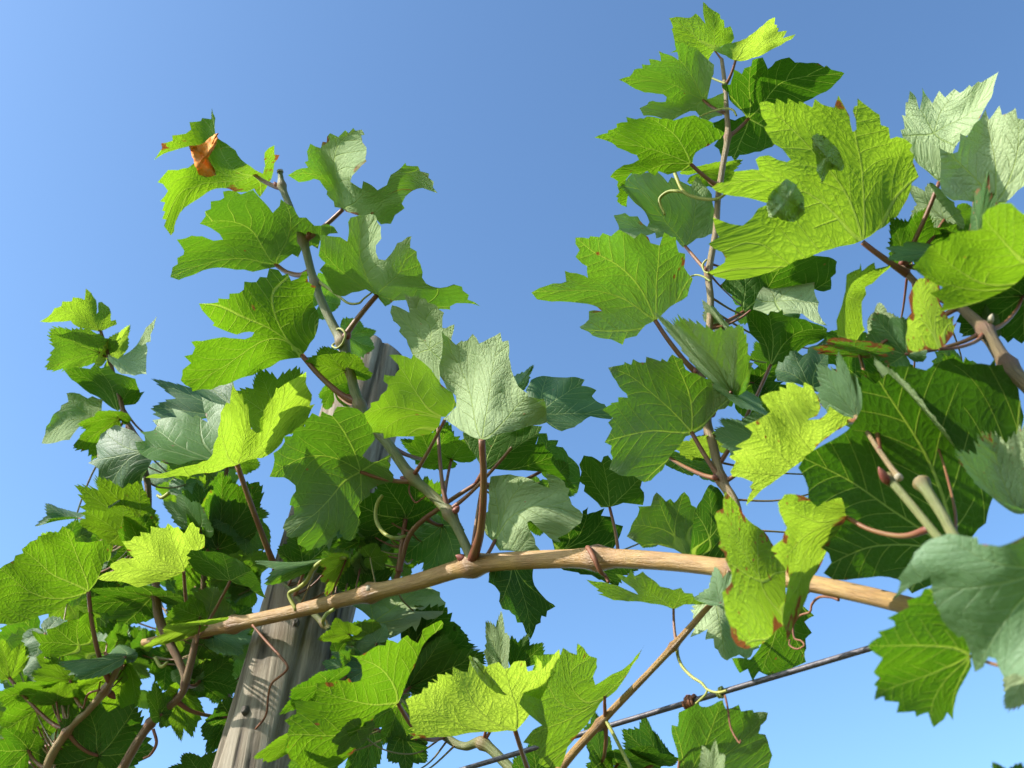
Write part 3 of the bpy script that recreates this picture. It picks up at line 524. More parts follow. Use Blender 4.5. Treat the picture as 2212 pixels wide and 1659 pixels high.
B1=tile('u5', '1200,440 1150,520 1060,480 970,540 930,560 900,480 860,390 850,325 830,250 845,240 810,155 870,145 930,150 1000,150 1040,115 1080,150 1125,205 1105,15 1150,60 1200,95 1250,125 1255,160 1285,175 1290,240 1340,225 1365,290 1375,330 1350,370 1280,390 1230,420'),
B2=tile('u5', '1385,525 1300,480 1210,440 1130,400 1030,330 1100,350 1260,410 1290,380 1360,370 1420,355 1480,330 1500,310 1570,260 1620,220 1660,180 1725,150 1720,210 1745,215 1740,240 1760,240 1750,275 1830,265 1790,330 1905,295 1870,340 1780,390 1660,450 1530,500 1420,530'),
B14b=tile('u6', '1950,1220 1760,1190 1600,1180 1500,1100 1490,950 1480,720 1570,770 1640,760 1660,600 1720,630 1780,520 1830,480 1880,390 1910,480 1950,430 2000,360 2020,440 2060,430 2140,380 2155,470 2212,480 2300,500 2400,700 2300,1000 2150,1100 2050,1200'),
B10b=tile('d', '1625,675 1640,630 1659,607 1690,600 1719,598 1734,578 1742,582 1752,580 1762,593 1759,628 1769,653 1767,673 1777,693 1787,703 1759,696 1734,678 1690,680'),
B17=tile('d', '2060,1192 2010,1265 1970,1282 1940,1252 1900,1245 1850,1250 1800,1252 1779,1238 1796,1215 1790,1195 1765,1175 1746,1100 1746,1055 1724,1010 1740,985 1780,960 1830,930 1862,880 1862,808 1890,830 1940,790 2000,800 2059,773 2090,787 2120,785 2166,788 2170,802 2200,840 2212,900 2200,960 2160,1050 2130,1130 2100,1160'),
C1=tile('t1', '850,650 780,640 700,620 650,600 610,560 470,570 345,565 420,520 470,450 530,430 540,390 620,390 630,355 680,360 730,380 740,280 790,320 830,380 835,500 850,480 850,400 880,395 940,440 960,500 960,560 1000,550 1010,590 960,610 900,640'),
C3=tile('t1', '930,850 1020,890 1080,850 1180,770 1220,700 1260,620 1355,520 1330,620 1300,680 1300,740 1260,750 1275,820 1265,900 1265,1020 1160,1035 1050,1020 1000,970 940,910'),
C5=tile('t1', '1020,1340 900,1260 780,1190 680,1110 620,1070 555,985 640,960 780,975 820,930 870,970 940,950 1000,1010 1100,1040 1170,1060 1190,1130 1210,1180 1250,1170 1200,1250 1170,1280 1080,1290'),
C6=tile('t1', '820,1400 700,1460 600,1590 490,1610 360,1620 390,1540 400,1470 430,1440 460,1370 520,1330 530,1290 590,1260 575,1185 640,1180 690,1190 760,1230 800,1210 890,1240 880,1330'),
A10=tile('v2', '872,744 800,640 740,560 690,480 680,420 760,400 900,380 1100,360 1250,350 1365,365 1340,420 1310,520 1390,520 1390,550 1460,610 1440,650 1500,740 1580,830 1610,860 1500,810 1400,760 1200,745 1000,740'),
A10b=tile('v2', '950,1365 880,1300 850,1230 830,1170 900,1100 910,1000 905,900 920,800 1000,790 1090,780 1200,800 1290,830 1380,880 1430,900 1420,850 1400,770 1470,790 1560,850 1570,890 1605,905 1590,960 1620,1040 1690,1090 1720,1130 1700,1200 1600,1280 1500,1330 1530,1370 1480,1360 1400,1300 1320,1230 1270,1180 1240,1190 1250,1250 1300,1330 1310,1390 1350,1440 1250,1440 1150,1450 1000,1440'),
A13a=tile('v5', '806,690 660,655 450,700 200,660 100,600 60,500 150,490 140,440 100,410 220,400 250,360 210,310 330,290 420,290 380,210 560,290 590,260 690,330 640,110 740,160 830,180 860,400 850,600'),
A13b=tile('t4', '1330,60 1310,110 1230,260 1220,310 1100,410 1000,480 940,540 920,460 880,370 890,300 850,240 850,180 760,130 840,90 830,-20 870,-120 1000,-200 1150,-150 1250,-50'),
M7=tile('t8', '1010,395 960,340 840,260 780,150 760,100 900,60 1100,70 1300,60 1480,80 1590,140 1590,180 1640,230 1610,330 1540,370 1480,380 1430,350 1410,420 1380,480 1350,430 1290,470 1240,500 1150,540 1100,440'),
M11=tile('d', '1105,1205 1155,1215 1151,1235 1155,1265 1175,1290 1195,1305 1200,1310 1182,1320 1180,1333 1170,1330 1168,1345 1158,1350 1146,1381 1135,1365 1128,1345 1117,1345 1113,1330 1105,1325 1100,1318 1085,1315 1078,1299 1080,1282 1068,1265 1055,1258 1056,1238 1065,1215'),
M12=tile('u3', '240,1345 120,1160 165,1070 265,1035 350,1045 480,1050 550,1045 630,1070 600,1120 730,1160 690,1210 740,1260 800,1280 870,1380 860,1410 680,1385 600,1440 540,1480 430,1515 300,1440'),
M13=tile('u2', '210,240 230,150 300,150 310,210 400,210 380,260 440,270 470,310 490,350 540,390 580,440 590,520 580,600 560,670 500,590 350,470 270,460'),
M14=tile('u2', '845,790 770,790 740,750 620,650 630,600 580,560 600,480 580,420 620,340 690,350 770,400 790,350 830,340 860,380 900,450 1000,500 1130,540 1110,620 1140,660 1130,770 960,750 890,775'),
M15=tile('u2', '1496,1206 1400,1150 1250,1110 1130,1140 1090,1100 990,1040 1030,950 1080,870 1100,800 1090,780 1200,775 1220,700 1250,660 1330,740 1370,715 1400,750 1450,690 1490,655 1530,700 1550,770 1590,790 1580,900 1570,1050 1540,1210'),
M16=tile('u2', '1540,1240 1550,1080 1560,950 1590,800 1640,720 1700,600 1720,590 1780,620 1850,750 1900,1000 1880,1240'),
M17=tile('u2', '376,1190 340,1050 450,1000 600,900 610,820 660,785 650,850 720,830 800,795 770,860 870,870 880,930 960,950 900,1100 850,1190'),
B10=tile('d', '1606,676 1600,650 1585,640 1565,625 1553,618 1570,600 1590,585 1640,570 1700,555 1740,550 1790,555 1808,565 1806,590 1795,600 1795,625 1780,630 1760,625 1720,640 1660,660 1625,690'),
B11=tile('d', '1668,790 1650,770 1640,740 1620,720 1612,680 1625,668 1659,680 1664,672 1680,675 1690,668 1692,680 1710,685 1740,690 1765,700 1787,710 1785,728 1765,740 1745,745 1720,765 1690,785'),
B12=tile('u7', '520,940 500,1100 430,1175 300,1120 150,1090 80,1080 60,990 90,910 130,920 150,870 180,860 190,820 240,815 300,860 340,840 350,790 420,770 505,700'),
B16=tile('u7', '765,740 600,690 590,560 640,420 670,300 680,160 790,110 800,60 810,130 860,90 920,55 930,110 1075,75 980,160 900,240 840,270 850,330 810,400 820,600 840,640'),
B16b=tile('u7', '1490,800 1350,810 1210,830 1190,700 1200,560 1240,500 1215,360 1250,270 1310,190 1470,190 1480,400 1530,490 1560,540 1610,515 1600,600 1635,570 1600,680 1540,760'),
D4=tile('d', '1690,1288 1729,1307 1745,1318 1759,1330 1738,1343 1742,1350 1754,1367 1740,1380 1742,1400 1738,1410 1741,1430 1680,1455 1659,1459 1640,1450 1626,1472 1615,1445 1598,1454 1581,1422 1620,1425 1650,1380'),
L6=tile('t4', '1990,1155 1800,1110 1680,1060 1620,970 1650,950 1610,930 1650,880 1800,895 1850,890 1900,900 1990,940 2080,980 2180,1060 2250,1180 2300,1300 2150,1200'),
L11=tile('t5', '904,664 820,740 620,690 500,700 310,710 370,660 330,620 350,590 290,520 275,470 340,500 410,510 400,460 550,400 680,370 680,290 720,320 800,310 840,420 840,540'),
L5=tile('t4', '1585,1070 1500,1110 1340,1160 1190,1205 1130,1180 980,1150 840,1130 920,1075 990,1060 950,1030 960,1000 1060,950 1160,950 1110,890 1055,805 1130,800 1160,760 1220,760 1210,725 1300,740 1300,675 1370,690 1430,690 1450,650 1500,690 1540,680 1590,740 1640,650 1665,640 1690,680 1725,690 1720,740 1765,750 1765,860 1720,880 1660,900 1640,990'),
L3=tile('d', '190,1279 150,1300 110,1325 60,1342 20,1350 -20,1350 -30,1250 0,1228 10,1220 30,1210 33,1200 50,1195 47,1186 65,1170 80,1165 82,1158 100,1155 105,1148 125,1150 135,1136 150,1143 160,1152 163,1170 190,1172 228,1165 232,1175 245,1178 240,1195 240,1210 225,1215 215,1240 205,1262'))

# ------------------------------------------------------------------ ground, post, wire
gx = 600.0
ground = mesh_obj('ground', [(-gx, -gx, 0), (gx, -gx, 0), (gx, gx, 0), (-gx, gx, 0)], [[0, 1, 2, 3]], M_GROUND, smooth=False)
ground['kind'] = 'structure'

pb = P3(575.0, 1659.0, 1.34); pt = P3(815.0, 770.0, 1.78); ax = pt-pb; ax /= np.linalg.norm(ax)
foot = pb - ax*((pb[2]+0.3)/ax[2]); foot0 = pb - ax*(pb[2]/ax[2])
post = thing('wooden_post', 'weathered grey round wooden post leaning behind the arching cane', 'post', tuple(foot0))
rngp = np.random.RandomState(4)
nseg, ns = 70, 90
a1 = np.cross(ax, [0, 1, 0]); a1 /= np.linalg.norm(a1); a2 = np.cross(ax, a1)
Vp = []; Lp = np.linalg.norm(pt-foot); RP = .0665
ph = rngp.uniform(0, 6.28, 8)
for i in range(nseg+1):
    h = i/nseg*Lp
    for k in range(ns):
        a = 2*math.pi*k/ns
        rr = RP*(1.04-.07*i/nseg)*(1+.018*math.sin(2*a+ph[0]+h*.7)+.012*math.sin(5*a+ph[1]+h*1.3)+.008*math.sin(9*a+ph[2]-h*2.1))
        for (gc, gw, gd) in ((1.9, .06, .16), (4.1, .06, .14), (5.4, .05, .12), (2.75, .05, .10), (3.4, .04, .09), (4.8, .035, .09), (.6, .05, .12)):   # drying cracks
            da = (a-gc-.04*math.sin(h*6+gc)+math.pi) % (2*math.pi)-math.pi; rr *= 1-gd*math.exp(-(da/gw)**2)
        Vp.append(foot+ax*h+rr*(math.cos(a)*a1+math.sin(a)*a2))
Vp = np.array(Vp)
# slanted sawn top
top = Vp[-ns:]; cut = (top-pt)@(np.array([1.0, -0.2, 0])); Vp[-ns:] = top + ax*(-cut*.42)[:, None]
Fp = [[i*ns+k, i*ns+(k+1) % ns, (i+1)*ns+(k+1) % ns, (i+1)*ns+k] for i in range(nseg) for k in range(ns)]
mesh_obj('post_shaft', Vp, Fp, M_POST, post)
tv = np.vstack([Vp[-ns:]+ax*.0005, [Vp[-ns:].mean(0)+ax*.002]])
mesh_obj('sawn_top', tv, [[ns, k, (k+1) % ns] for k in range(ns)], M_POSTTOP, post, smooth=False)
def knot(x, y, dd, r):
    c = P3(float(x), float(y), dd); q = c-foot; h = q@ax; rd = q-ax*h; rd /= np.linalg.norm(rd); c = foot+ax*h+rd*(RP*1.0)
    t1 = np.cross(ax, rd); V = [c+rd*.004]; F = []
    for j, (f, hh) in enumerate(((.35, .0045), (.7, .005), (1.0, .001), (1.25, -.004))):
        for k in range(14):
            a = 2*math.pi*k/14; V.append(c+rd*hh+r*f*(math.cos(a)*t1*.75+math.sin(a)*ax*1.1)*(1+.12*math.sin(3*a+j)))
    F += [[0, 1+k, 1+(k+1) % 14] for k in range(14)]
    for j in range(3): F += [[1+j*14+k, 1+(j+1)*14+k, 1+(j+1)*14+(k+1) % 14, 1+j*14+(k+1) % 14] for k in range(14)]
    mesh_obj('knot', V, F, M_POSTTOP, post)
knot(518, 1527, 1.32, .0055); knot(640, 1347, 1.40, .005)

w1 = P3(1010.0, 1659.0, 1.085); w2 = P3(1880.0, 1400.0, .875); wd = (w2-w1)/np.linalg.norm(w2-w1)
wp = np.array([w1+wd*t for t in np.linspace(-5, 3.5, 40)]); Vw, Fw, Uw = tube_mesh(wp, np.full(40, .0027), 12)
wire = mesh_obj('trellis_wire', Vw, Fw, M_WIRE, uv=Uw)
wire['label'] = 'taut grey steel trellis wire with a tendril coiled round it'; wire['category'] = 'wire'

# ------------------------------------------------------------------ the vines
VINE['M'] = thing('grapevine', 'grapevine with a long tan cane arching across and two tall leafy shoots', 'vine', (0.62, 0.86, 0))
VINE['R'] = thing('grapevine', 'grapevine with large bright leaves, thick stem and two pruned green stubs', 'vine', (0.78, 0.62, 0))
VINE['K'] = thing('grapevine', 'grapevine massed in dense foliage and brown stems beside the wooden post', 'vine', (-0.95, 1.55, 0))

# --- stems of the main vine
stem('M', [(310, 1388, 16), (430, 1366, 24), (505, 1349, 30), (640, 1320, 30), (800, 1281, 34), (900, 1257, 36), (1010, 1224, 40), (1100, 1212, 40), (1290, 1206, 42), (1430, 1212, 40), (1570, 1228, 40), (1760, 1262, 38), (1960, 1308, 40), (2230, 1392, 44), (2500, 1520, 50)], M_CANE, 0, [(505, 1349), (800, 1281), (1020, 1220), (1295, 1206), (1600, 1232)], 'cane')
stem('M', [(605, 370, 13), (610, 405, 20), (630, 455, 19), (655, 520, 24), (672, 585, 23), (690, 640, 25), (718, 700, 27), (742, 745, 30), (755, 795, 26), (768, 850, 30), (790, 905, 30), (835, 955, 30), (885, 1025, 30), (928, 1065, 28), (968, 1105, 31), (995, 1155, 27), (1020, 1210, 30)], M_SHOOT, -.01, [(609, 400), (657, 522), (690, 610), (742, 740), (775, 878), (888, 1030), (970, 1108)], thin=.76)
stem('M', [(1559, 128, 8), (1566, 185, 10), (1570, 245, 11), (1572, 295, 13), (1561, 360, 13), (1551, 430, 13), (1546, 500, 14), (1531, 590, 15), (1535, 650, 15), (1530, 730, 16), (1512, 812, 19), (1522, 895, 22), (1540, 960, 20), (1558, 1035, 21), (1590, 1100, 24), (1600, 1232, 26)], M_SHOOTB, 0, [(1567, 182), (1573, 292), (1552, 402), (1531, 590), (1512, 810), (1523, 897), (1559, 1037)])
stem('M', [(1150, 1760, 22, -.02), (1215, 1655, 20, -.02), (1308, 1550, 17, -.02), (1400, 1455, 14, -.02), (1462, 1388, 16, -.02), (1520, 1322, 13, -.01), (1552, 1285, 11), (1572, 1232, 12)], M_CANE, -.02, [(1308, 1550), (1462, 1388)])
stem('M', [(605, 1250, 9), (650, 1298, 12), (700, 1348, 14), (745, 1385, 14), (790, 1425, 15), (850, 1500, 16), (960, 1590, 18), (1003, 1612, 18), (1043, 1606, 22), (1105, 1662, 22), (1200, 1760, 24)], M_SHOOT, .05, [(700, 1348), (1043, 1606)])
stem('M', [(1030, 1044, 9), (960, 1090, 10), (888, 1150, 12), (862, 1235, 11), (850, 1262, 12)], M_PET, .05)
stem('M', [(2500, 1520, 50), (2700, 1900, 60, .05), (2560, 2500, 60, .1)], M_BARK, 0, name='trunk')
# --- right-hand vine
stem('R', [(2074, 662, 24), (2128, 715, 34), (2178, 790, 38), (2260, 870, 40), (2420, 1000, 42), (2560, 1300, 44), (2520, 1700, 48), (2500, 2300, 50)], M_TAN, .02, [(2128, 715), (2180, 790)], 'stem', thin=.85)
stem('R', [(1915, 1028, 20), (1945, 1062, 19), (1985, 1110, 19), (2030, 1165, 20), (2120, 1270, 22), (2300, 1420, 24), (2520, 1700, 30)], M_SHOOT, -.085, [(1922, 1035)], 'stub')
stem('R', [(1990, 1042, 27), (2012, 1075, 24), (2040, 1120, 23), (2062, 1160, 24), (2140, 1275, 25), (2300, 1420, 26)], M_SHOOT, -.08, [(1990, 1042)], 'stub')
stem('R', [(1848, 900, 9, .03), (1858, 910, 10, .01), (1890, 960, 11), (1925, 1010, 13), (1942, 1032, 16)], M_SHOOTB, -.09)
stem('R', [(1945, 575, 14), (1990, 620, 15), (2074, 665, 20)], M_BARK, .02)
# --- left vine
stem('K', [(210, 690, 9), (222, 730, 9), (238, 780, 10), (268, 892, 13), (295, 960, 14), (318, 1040, 18), (322, 1130, 18), (335, 1240, 20), (345, 1340, 26), (400, 1478, 18), (325, 1562, 22), (265, 1660, 26), (200, 1800, 30), (120, 2100, 36), (60, 2700, 40)], M_BARK, 0, [(238, 780), (400, 1478), (325, 1562)], 'shoot', thin=.8)
stem('K', [(265, 1422, 14), (228, 1490, 20), (190, 1535, 18), (145, 1580, 20), (100, 1662, 24), (80, 1800, 30), (60, 2100, 36)], M_SHOOTB, -.03, [(228, 1490), (147, 1578)], 'shoot', thin=.85)
stem('K', [(425, 1372, 14), (415, 1420, 16), (400, 1478, 18)], M_BARK, 0.0, name='shoot')
stem('K', [(480, 1750, 20, .15), (520, 1600, 16, .2), (460, 1420, 14, .15), (440, 1250, 12, .1), (470, 1120, 10, .1), (500, 960, 9, .1)], M_BARK, 0.0, name='shoot')

# --- leaves: left shoot of the main vine (photo pixels; lobes listed clockwise as seen)
L('M', 'U', (549, 377), [(565, 428), (372, 505), (335, 343), (457, 236), (597, 316)], [(470, 425), (412, 350), (395, 288), (535, 352)], (602, 408), t=.75, y=.35, pw=11, d=.01, O='A1')
L('M', 'U', (741, 452), [(705, 432), (624, 377), (775, 276), (945, 415), (848, 484)], [None, (668, 318), (752, 388), (885, 418)], (658, 520), t=.5, y=.25, wl=.9, pw=12, lit=-.1, fold=-.5, O='A2')
L('M', 'U', (596, 572), [(585, 612), (367, 600), (431, 483), (607, 428), (730, 503)], [None, (482, 520), (588, 462), (670, 452)], (668, 590), t=.45, d=.04, wl=.7, pw=12, lit=-.2, fold=-.3, O='A3')
L('M', 'U', (815, 637), [(734, 640), (690, 535), (790, 462), (893, 518), (1038, 662)], [(697, 590), None, (815, 557), (915, 612)], (744, 738), t=.5, wl=.9, pw=14, lit=-.2, fold=-.5, O='A4')
L('M', 'U', (652, 767), [(612, 792), (393, 835), (429, 655), (640, 580), (686, 700)], [(520, 815), (530, 727), (526, 610), (690, 640)], (768, 872), t=.62, d=-.05, pw=14, us=.42, O='A5')
L('M', 'U', (746, 802), [None, (662, 783), (700, 750), (770, 768), None], None, (770, 855), t=.7, d=-.01, pw=5)
L('M', 'U', (752, 725), [(772, 775), (808, 752), (812, 715), (775, 690), (740, 690)], None, (742, 742), t=.6, d=.06, pw=5)
L('M', 'U', (695, 650), [(700, 690), (735, 655), (728, 600), (690, 590), None], None, (690, 612), t=.55, d=.08, pw=5)
L('M', 'U', (720, 842), [(700, 880), (690, 850), (720, 805), (755, 815), (760, 870)], None, (772, 870), t=.4, d=.08, pw=5)
L('M', 'U', (945, 860), [(885, 770), (846, 662), (876, 632), (982, 700), (965, 800)], [None, (884, 677), (953, 705), None], (970, 1104), t=.3, wl=.9, d=.03, z=(.2, 0, 0, 0, 0, 0), O='A7')
L('M', 'U', (1041, 950), [(957, 907), (952, 735), (1078, 718), (1142, 857), (1182, 915)], [(985, 853), None, None, None], (1024, 1205), t=.25, wl=.9, d=-.03, z=(1.0, .5, 0, -.1, .05, .5), pw=18, lit=.5, fold=0, us=.8, curl=.55, O='A8')
L('M', 'T', (962, 905), [(880, 948), (812, 944), (768, 905), (840, 768), (985, 850)], [None, None, (834, 840), None], (888, 1030), t=.75, d=-.04, wl=.3, lit=-.45, fold=-.15, O='A9')
L('M', 'U', (1047, 1016), [(1000, 945), (1085, 905), (1175, 928), (1200, 985), (1232, 1048)], None, (1020, 1215), t=.2, d=.02, O='A10')
L('M', 'U', (1070, 1166), [(1042, 1145), (1060, 1032), (1165, 1018), (1259, 1112), (1165, 1192)], [None, None, None, (1142, 1135)], (1030, 1210), t=.3, wl=.9, d=.03, pw=10, us=.8, O='A10b')
L('M', 'U', (779, 1019), [(757, 1169), (616, 1150), (582, 1030), (700, 882), (845, 980)], [(733, 1150), (640, 1045), (620, 940), (806, 938)], (887, 1042), t=.42, d=-.05, wl=.6, pw=11, lit=-.3, fold=-.35, O='A11')
L('M', 'U', (512, 1004), [(314, 1032), (476, 900), (503, 832), (664, 803), (610, 955)], [(440, 1008), None, (553, 935), None], (556, 1210), t=.9, d=-.08, pw=14, ls=.5, O='A12')
# leaves behind the left shoot
L('M', 'U', (876, 1121), [(745, 1185), (760, 1085), (825, 1035), (900, 1030), (935, 1095)], None, (860, 1235), t=.2, d=.05, pw=13)
L('M', 'T', (955, 1135), [(1000, 1140), (985, 1215), (915, 1262), (872, 1200), (890, 1130)], [None, None, (915, 1215), None], None, t=.15, d=.09)
L('M', 'U', (975, 992), [(955, 1015), (910, 1008), (940, 965), (1003, 950), (1030, 985)], None, (960, 1090), t=.65, d=.07, pw=8)
L('M', 'U', (940, 992), [(905, 1005), (866, 950), (905, 930), (965, 912), (1000, 960)], None, None, t=.5, d=.12)
L('M', 'U', (912, 1100), [(895, 1075), (920, 1030), (962, 1040), (955, 1090), None], None, None, t=.6, d=.12)
L('M', 'T', (690, 1212), [(645, 1245), (575, 1262), (553, 1212), (625, 1222), (680, 1205)], None, (640, 1320), t=.45, d=.0, pw=5, green=True)
L('M', 'U', (748, 1208), [(752, 1245), (704, 1285), (693, 1250), (690, 1215), (720, 1195)], None, (700, 1310), t=.85, y=.45, d=.0, pw=5)
L('M', 'U', (790, 1282), [(745, 1278), (733, 1255), (770, 1181), (815, 1205), (848, 1235)], None, None, t=.2, d=.04)
L('M', 'U', (660, 1225), [(640, 1240), (600, 1190), (640, 1150), (720, 1160), (740, 1210)], None, None, t=.25, d=.03)
L('M', 'U', (806, 1345), [(757, 1305), (790, 1262), (915, 1262), (963, 1305), (890, 1375)], [None, None, None, (925, 1335)], (790, 1425), t=.25, wl=.9, d=.06, pw=9, green=True, us=.85, O='M7')
L('M', 'U', (895, 1400), [(880, 1330), (960, 1312), (1022, 1395), (1045, 1430), (960, 1480)], None, (850, 1500), t=.1, d=.13, us=.8)
L('M', 'U', (885, 1485), [(890, 1420), (960, 1372), (1043, 1412), (1040, 1470), (960, 1505)], None, (850, 1500), t=.2, d=.09)
L('M', 'U', (755, 1370), [(735, 1388), (688, 1380), (725, 1336), (752, 1343), (780, 1357)], None, (720, 1365), t=.7, d=-.01, pw=5)
L('M', 'T', (792, 1442), [(740, 1478), (698, 1432), (718, 1408), (748, 1396), (785, 1410)], None, (770, 1410), t=.1, d=-.0)
L('M', 'U', (1105, 1205), [(1152, 1220), (1195, 1308), (1146, 1381), (1080, 1305), (1048, 1235)], None, None, t=.0, d=.05, us=.7, O='M11')
# centre right
L('M', 'T', (1165, 890), [(1133, 845), (1180, 812), (1262, 820), (1322, 897), (1213, 932)], [None, None, (1240, 868), None], (970, 1106), t=.1, d=.02, pw=8, O='M12')
L('M', 'T', (1110, 845), [None, (1113, 812), (1152, 790), (1140, 830), None], None, None, t=.2, d=.05)
L('M', 'U', (1175, 1015), [(1150, 980), (1180, 948), (1245, 1000), (1250, 1065), (1200, 1060)], None, None, t=.4, d=.11, O='M13')
L('M', 'U', (1494, 934), [(1390, 1044), (1303, 958), (1313, 793), (1453, 766), (1582, 856)], [None, (1352, 860), (1385, 778), (1540, 800)], (1556, 1040), t=.3, d=-.02, wl=.65, pw=12, lit=-.05, fold=-.35, O='B8')
L('M', 'U', (1317, 1096), [(1268, 1082), (1252, 1005), (1300, 984), (1386, 1035), (1393, 1088)], None, (1325, 1205), t=.2, d=.07, pw=8, O='M14')
L('M', 'U', (1480, 1200), [(1385, 1182), (1357, 1136), (1418, 1062), (1480, 1061), (1512, 1120)], None, (1590, 1220), t=.2, wl=.7, d=.06, O='M15')
L('M', 'U', (1502, 1208), [(1485, 1180), (1495, 1100), (1532, 1047), (1578, 1100), (1575, 1200)], None, (1590, 1220), t=.1, d=.05, O='M16')
L('M', 'U', (1200, 1196), [(1190, 1170), (1196, 1120), (1270, 1094), (1312, 1100), (1325, 1165)], None, None, t=.0, d=.12, O='M17')
L('M', 'U', (1290, 1216), [None, (1378, 1230), (1330, 1264), (1212, 1228), None], None, None, t=.0, d=.05)
L('M', 'T', (1655, 960), [(1600, 1002), (1545, 935), (1562, 905), (1625, 893), (1660, 900)], None, (1560, 1040), t=.25, wl=.8, d=.02)
L('M', 'U', (1545, 968), [(1490, 992), (1448, 955), (1500, 943), (1560, 925), None], None, (1540, 960), t=.9, d=.03)
L('M', 'U', (1440, 985), [None, (1455, 975), (1550, 1000), (1548, 1026), (1488, 1026)], None, (1556, 1040), t=.1, d=.06)
# right shoot, from the top
L('M', 'U', (1544, 109), [(1478, 142), (1445, 39), (1519, 4), (1582, 62), (1578, 104)], [(1463, 92), (1521, 50), None, None], (1559, 130), t=.8, wl=.5, pw=5, O='B1')
L('M', 'U', (1589, 130), [(1545, 100), (1612, 82), (1673, 38), (1719, 74), (1656, 117)], None, (1567, 182), t=1, d=-.02, pw=7, O='B2')
L('M', 'U', (1519, 216), [(1532, 268), (1383, 238), (1337, 172), (1430, 108), (1543, 150)], [None, (1438, 212), (1380, 142), (1500, 112)], (1566, 243), t=.55, wl=.9, pw=8, lit=-.15, fold=-.3, O='B3')
L('M', 'U', (1617, 256), [(1558, 188), (1624, 126), (1824, 158), (1715, 300), (1582, 347)], [None, (1657, 149), None, None], (1574, 294), t=.2, d=.03, pw=9, O='B4')
L('M', 'U', (1492, 354), [(1440, 392), (1315, 381), (1284, 297), (1400, 250), (1565, 288)], [None, (1380, 346), (1340, 268), (1490, 262)], (1552, 403), t=.6, d=-.03, pw=10, O='B5')
L('M', 'U', (1515, 372), [None, (1550, 350), (1602, 346), (1590, 395), None], None, (1552, 403), t=.8, d=.04, pw=5)
L('M', 'U', (1480, 532), [(1400, 520), (1325, 470), (1350, 385), (1500, 378), (1544, 505)], [None, (1402, 485), (1420, 385), None], (1530, 588), lit=.15, fold=-.3, t=.25, wl=.85, d=.03, pw=9, O='B6')
L('M', 'U', (1415, 692), [(1256, 710), (1146, 629), (1243, 513), (1435, 500), (1496, 604)], [(1270, 655), (1266, 598), (1340, 500), (1478, 545)], (1512, 810), t=.55, d=-.05, wl=.9, pw=12, y=.15, lit=-.45, fold=0, z=(0, .35, 0, 0, 0, 0), O='B7')
L('M', 'U', (1581, 845), [(1500, 790), (1418, 680), (1475, 690), (1600, 705), (1622, 795)], None, (1524, 897), t=.5, d=-.02, wl=1, pw=9, lit=-.2, fold=-.3)
L('M', 'U', (1581, 845), [None, (1600, 880), (1659, 897), (1640, 860), None], None, (1524, 897), t=.3, wl=1, d=-.01, pw=5)
L('M', 'U', (1562, 708), [None, (1520, 690), (1518, 650), (1545, 665), None], None, (1530, 720), t=.3, wl=1, d=.01, pw=5)
L('M', 'U', (1606, 674), [(1557, 615), (1600, 560), (1700, 552), (1812, 590), (1770, 700)], None, (1533, 712), t=.2, d=.05, pw=10, O='B10')
L('M', 'U', (1622, 670), [(1625, 640), (1640, 605), (1752, 580), (1768, 660), (1700, 690)], None, (1533, 712), t=.3, wl=1, d=.02, pw=6, O='B10b')
L('M', 'U', (1665, 788), [(1622, 765), (1615, 680), (1660, 667), (1786, 712), (1765, 745)], None, (1590, 1000), t=.2, d=.04, O='B11')
L('M', 'U', (1590, 860), [(1575, 850), (1600, 790), (1680, 780), (1720, 850), (1650, 900)], None, None, t=.1, d=.08)

# lower shoot
L('M', 'U', (1455, 1315), [(1352, 1300), (1266, 1252), (1345, 1236), (1471, 1267), (1531, 1303)], [None, (1378, 1284), None, None], (1462, 1388), t=.7, wl=.6, pw=7, d=-.03, green=False, f=False, O='D1')
L('M', 'T', (1558, 1302), [(1525, 1306), (1500, 1292), (1545, 1226), (1578, 1236), (1585, 1270)], None, (1540, 1300), t=.7, wl=.9, d=-.03, pw=5)
L('M', 'U', (1545, 1300), [(1640, 1350), (1622, 1420), (1565, 1428), (1493, 1378), (1490, 1318)], [None, None, (1526, 1362), None], (1540, 1300), t=.4, wl=1, d=.02, pw=6, O='D3')
L('M', 'U', (1690, 1290), [(1758, 1330), (1746, 1425), (1636, 1472), (1583, 1425), None], None, (1760, 1262), t=.4, d=.04, y=.2, O='D4')
L('M', 'U', (1113, 1579), [(888, 1597), (878, 1510), (985, 1436), (1095, 1430), (1208, 1402)], None, (1150, 1720), t=1, d=-.12, pw=13, us=.86, ls=.75, O='D5')
L('M', 'U', (1306, 1503), [(1178, 1660), (1130, 1600), (1156, 1414), (1247, 1389), (1393, 1390)], [None, None, (1205, 1432), (1283, 1478)], (1308, 1550), t=.7, d=-.06, pw=9, wl=.6, O='D6')
L('M', 'U', (859, 1518), [(725, 1668), (616, 1595), (675, 1478), (758, 1415), (955, 1345)], [None, (640, 1515), (772, 1472), (850, 1378)], (960, 1590), t=.62, d=-.12, y=.2, pw=12, O='D7')
L('M', 'U', (705, 1476), [None, (606, 1542), (632, 1488), (690, 1452), None], None, (770, 1420), t=.5, d=-.1, pw=5)
L('M', 'U', (628, 1600), [None, (585, 1645), (551, 1634), (598, 1596), None], None, (780, 1430), t=.7, d=-.1, pw=5)
L('M', 'U', (738, 1588), [(740, 1640), (680, 1690), (638, 1660), (680, 1612), (715, 1590)], None, (850, 1500), t=.3, wl=.9, d=-.1, pw=5)
L('M', 'U', (862, 1525), [(890, 1560), (882, 1600), (828, 1608), (800, 1560), None], None, (960, 1590), t=.55, d=-.05)
L('M', 'U', (870, 1590), [(920, 1600), (921, 1645), (880, 1680), (838, 1640), None], None, (960, 1590), t=.1, d=-.03)
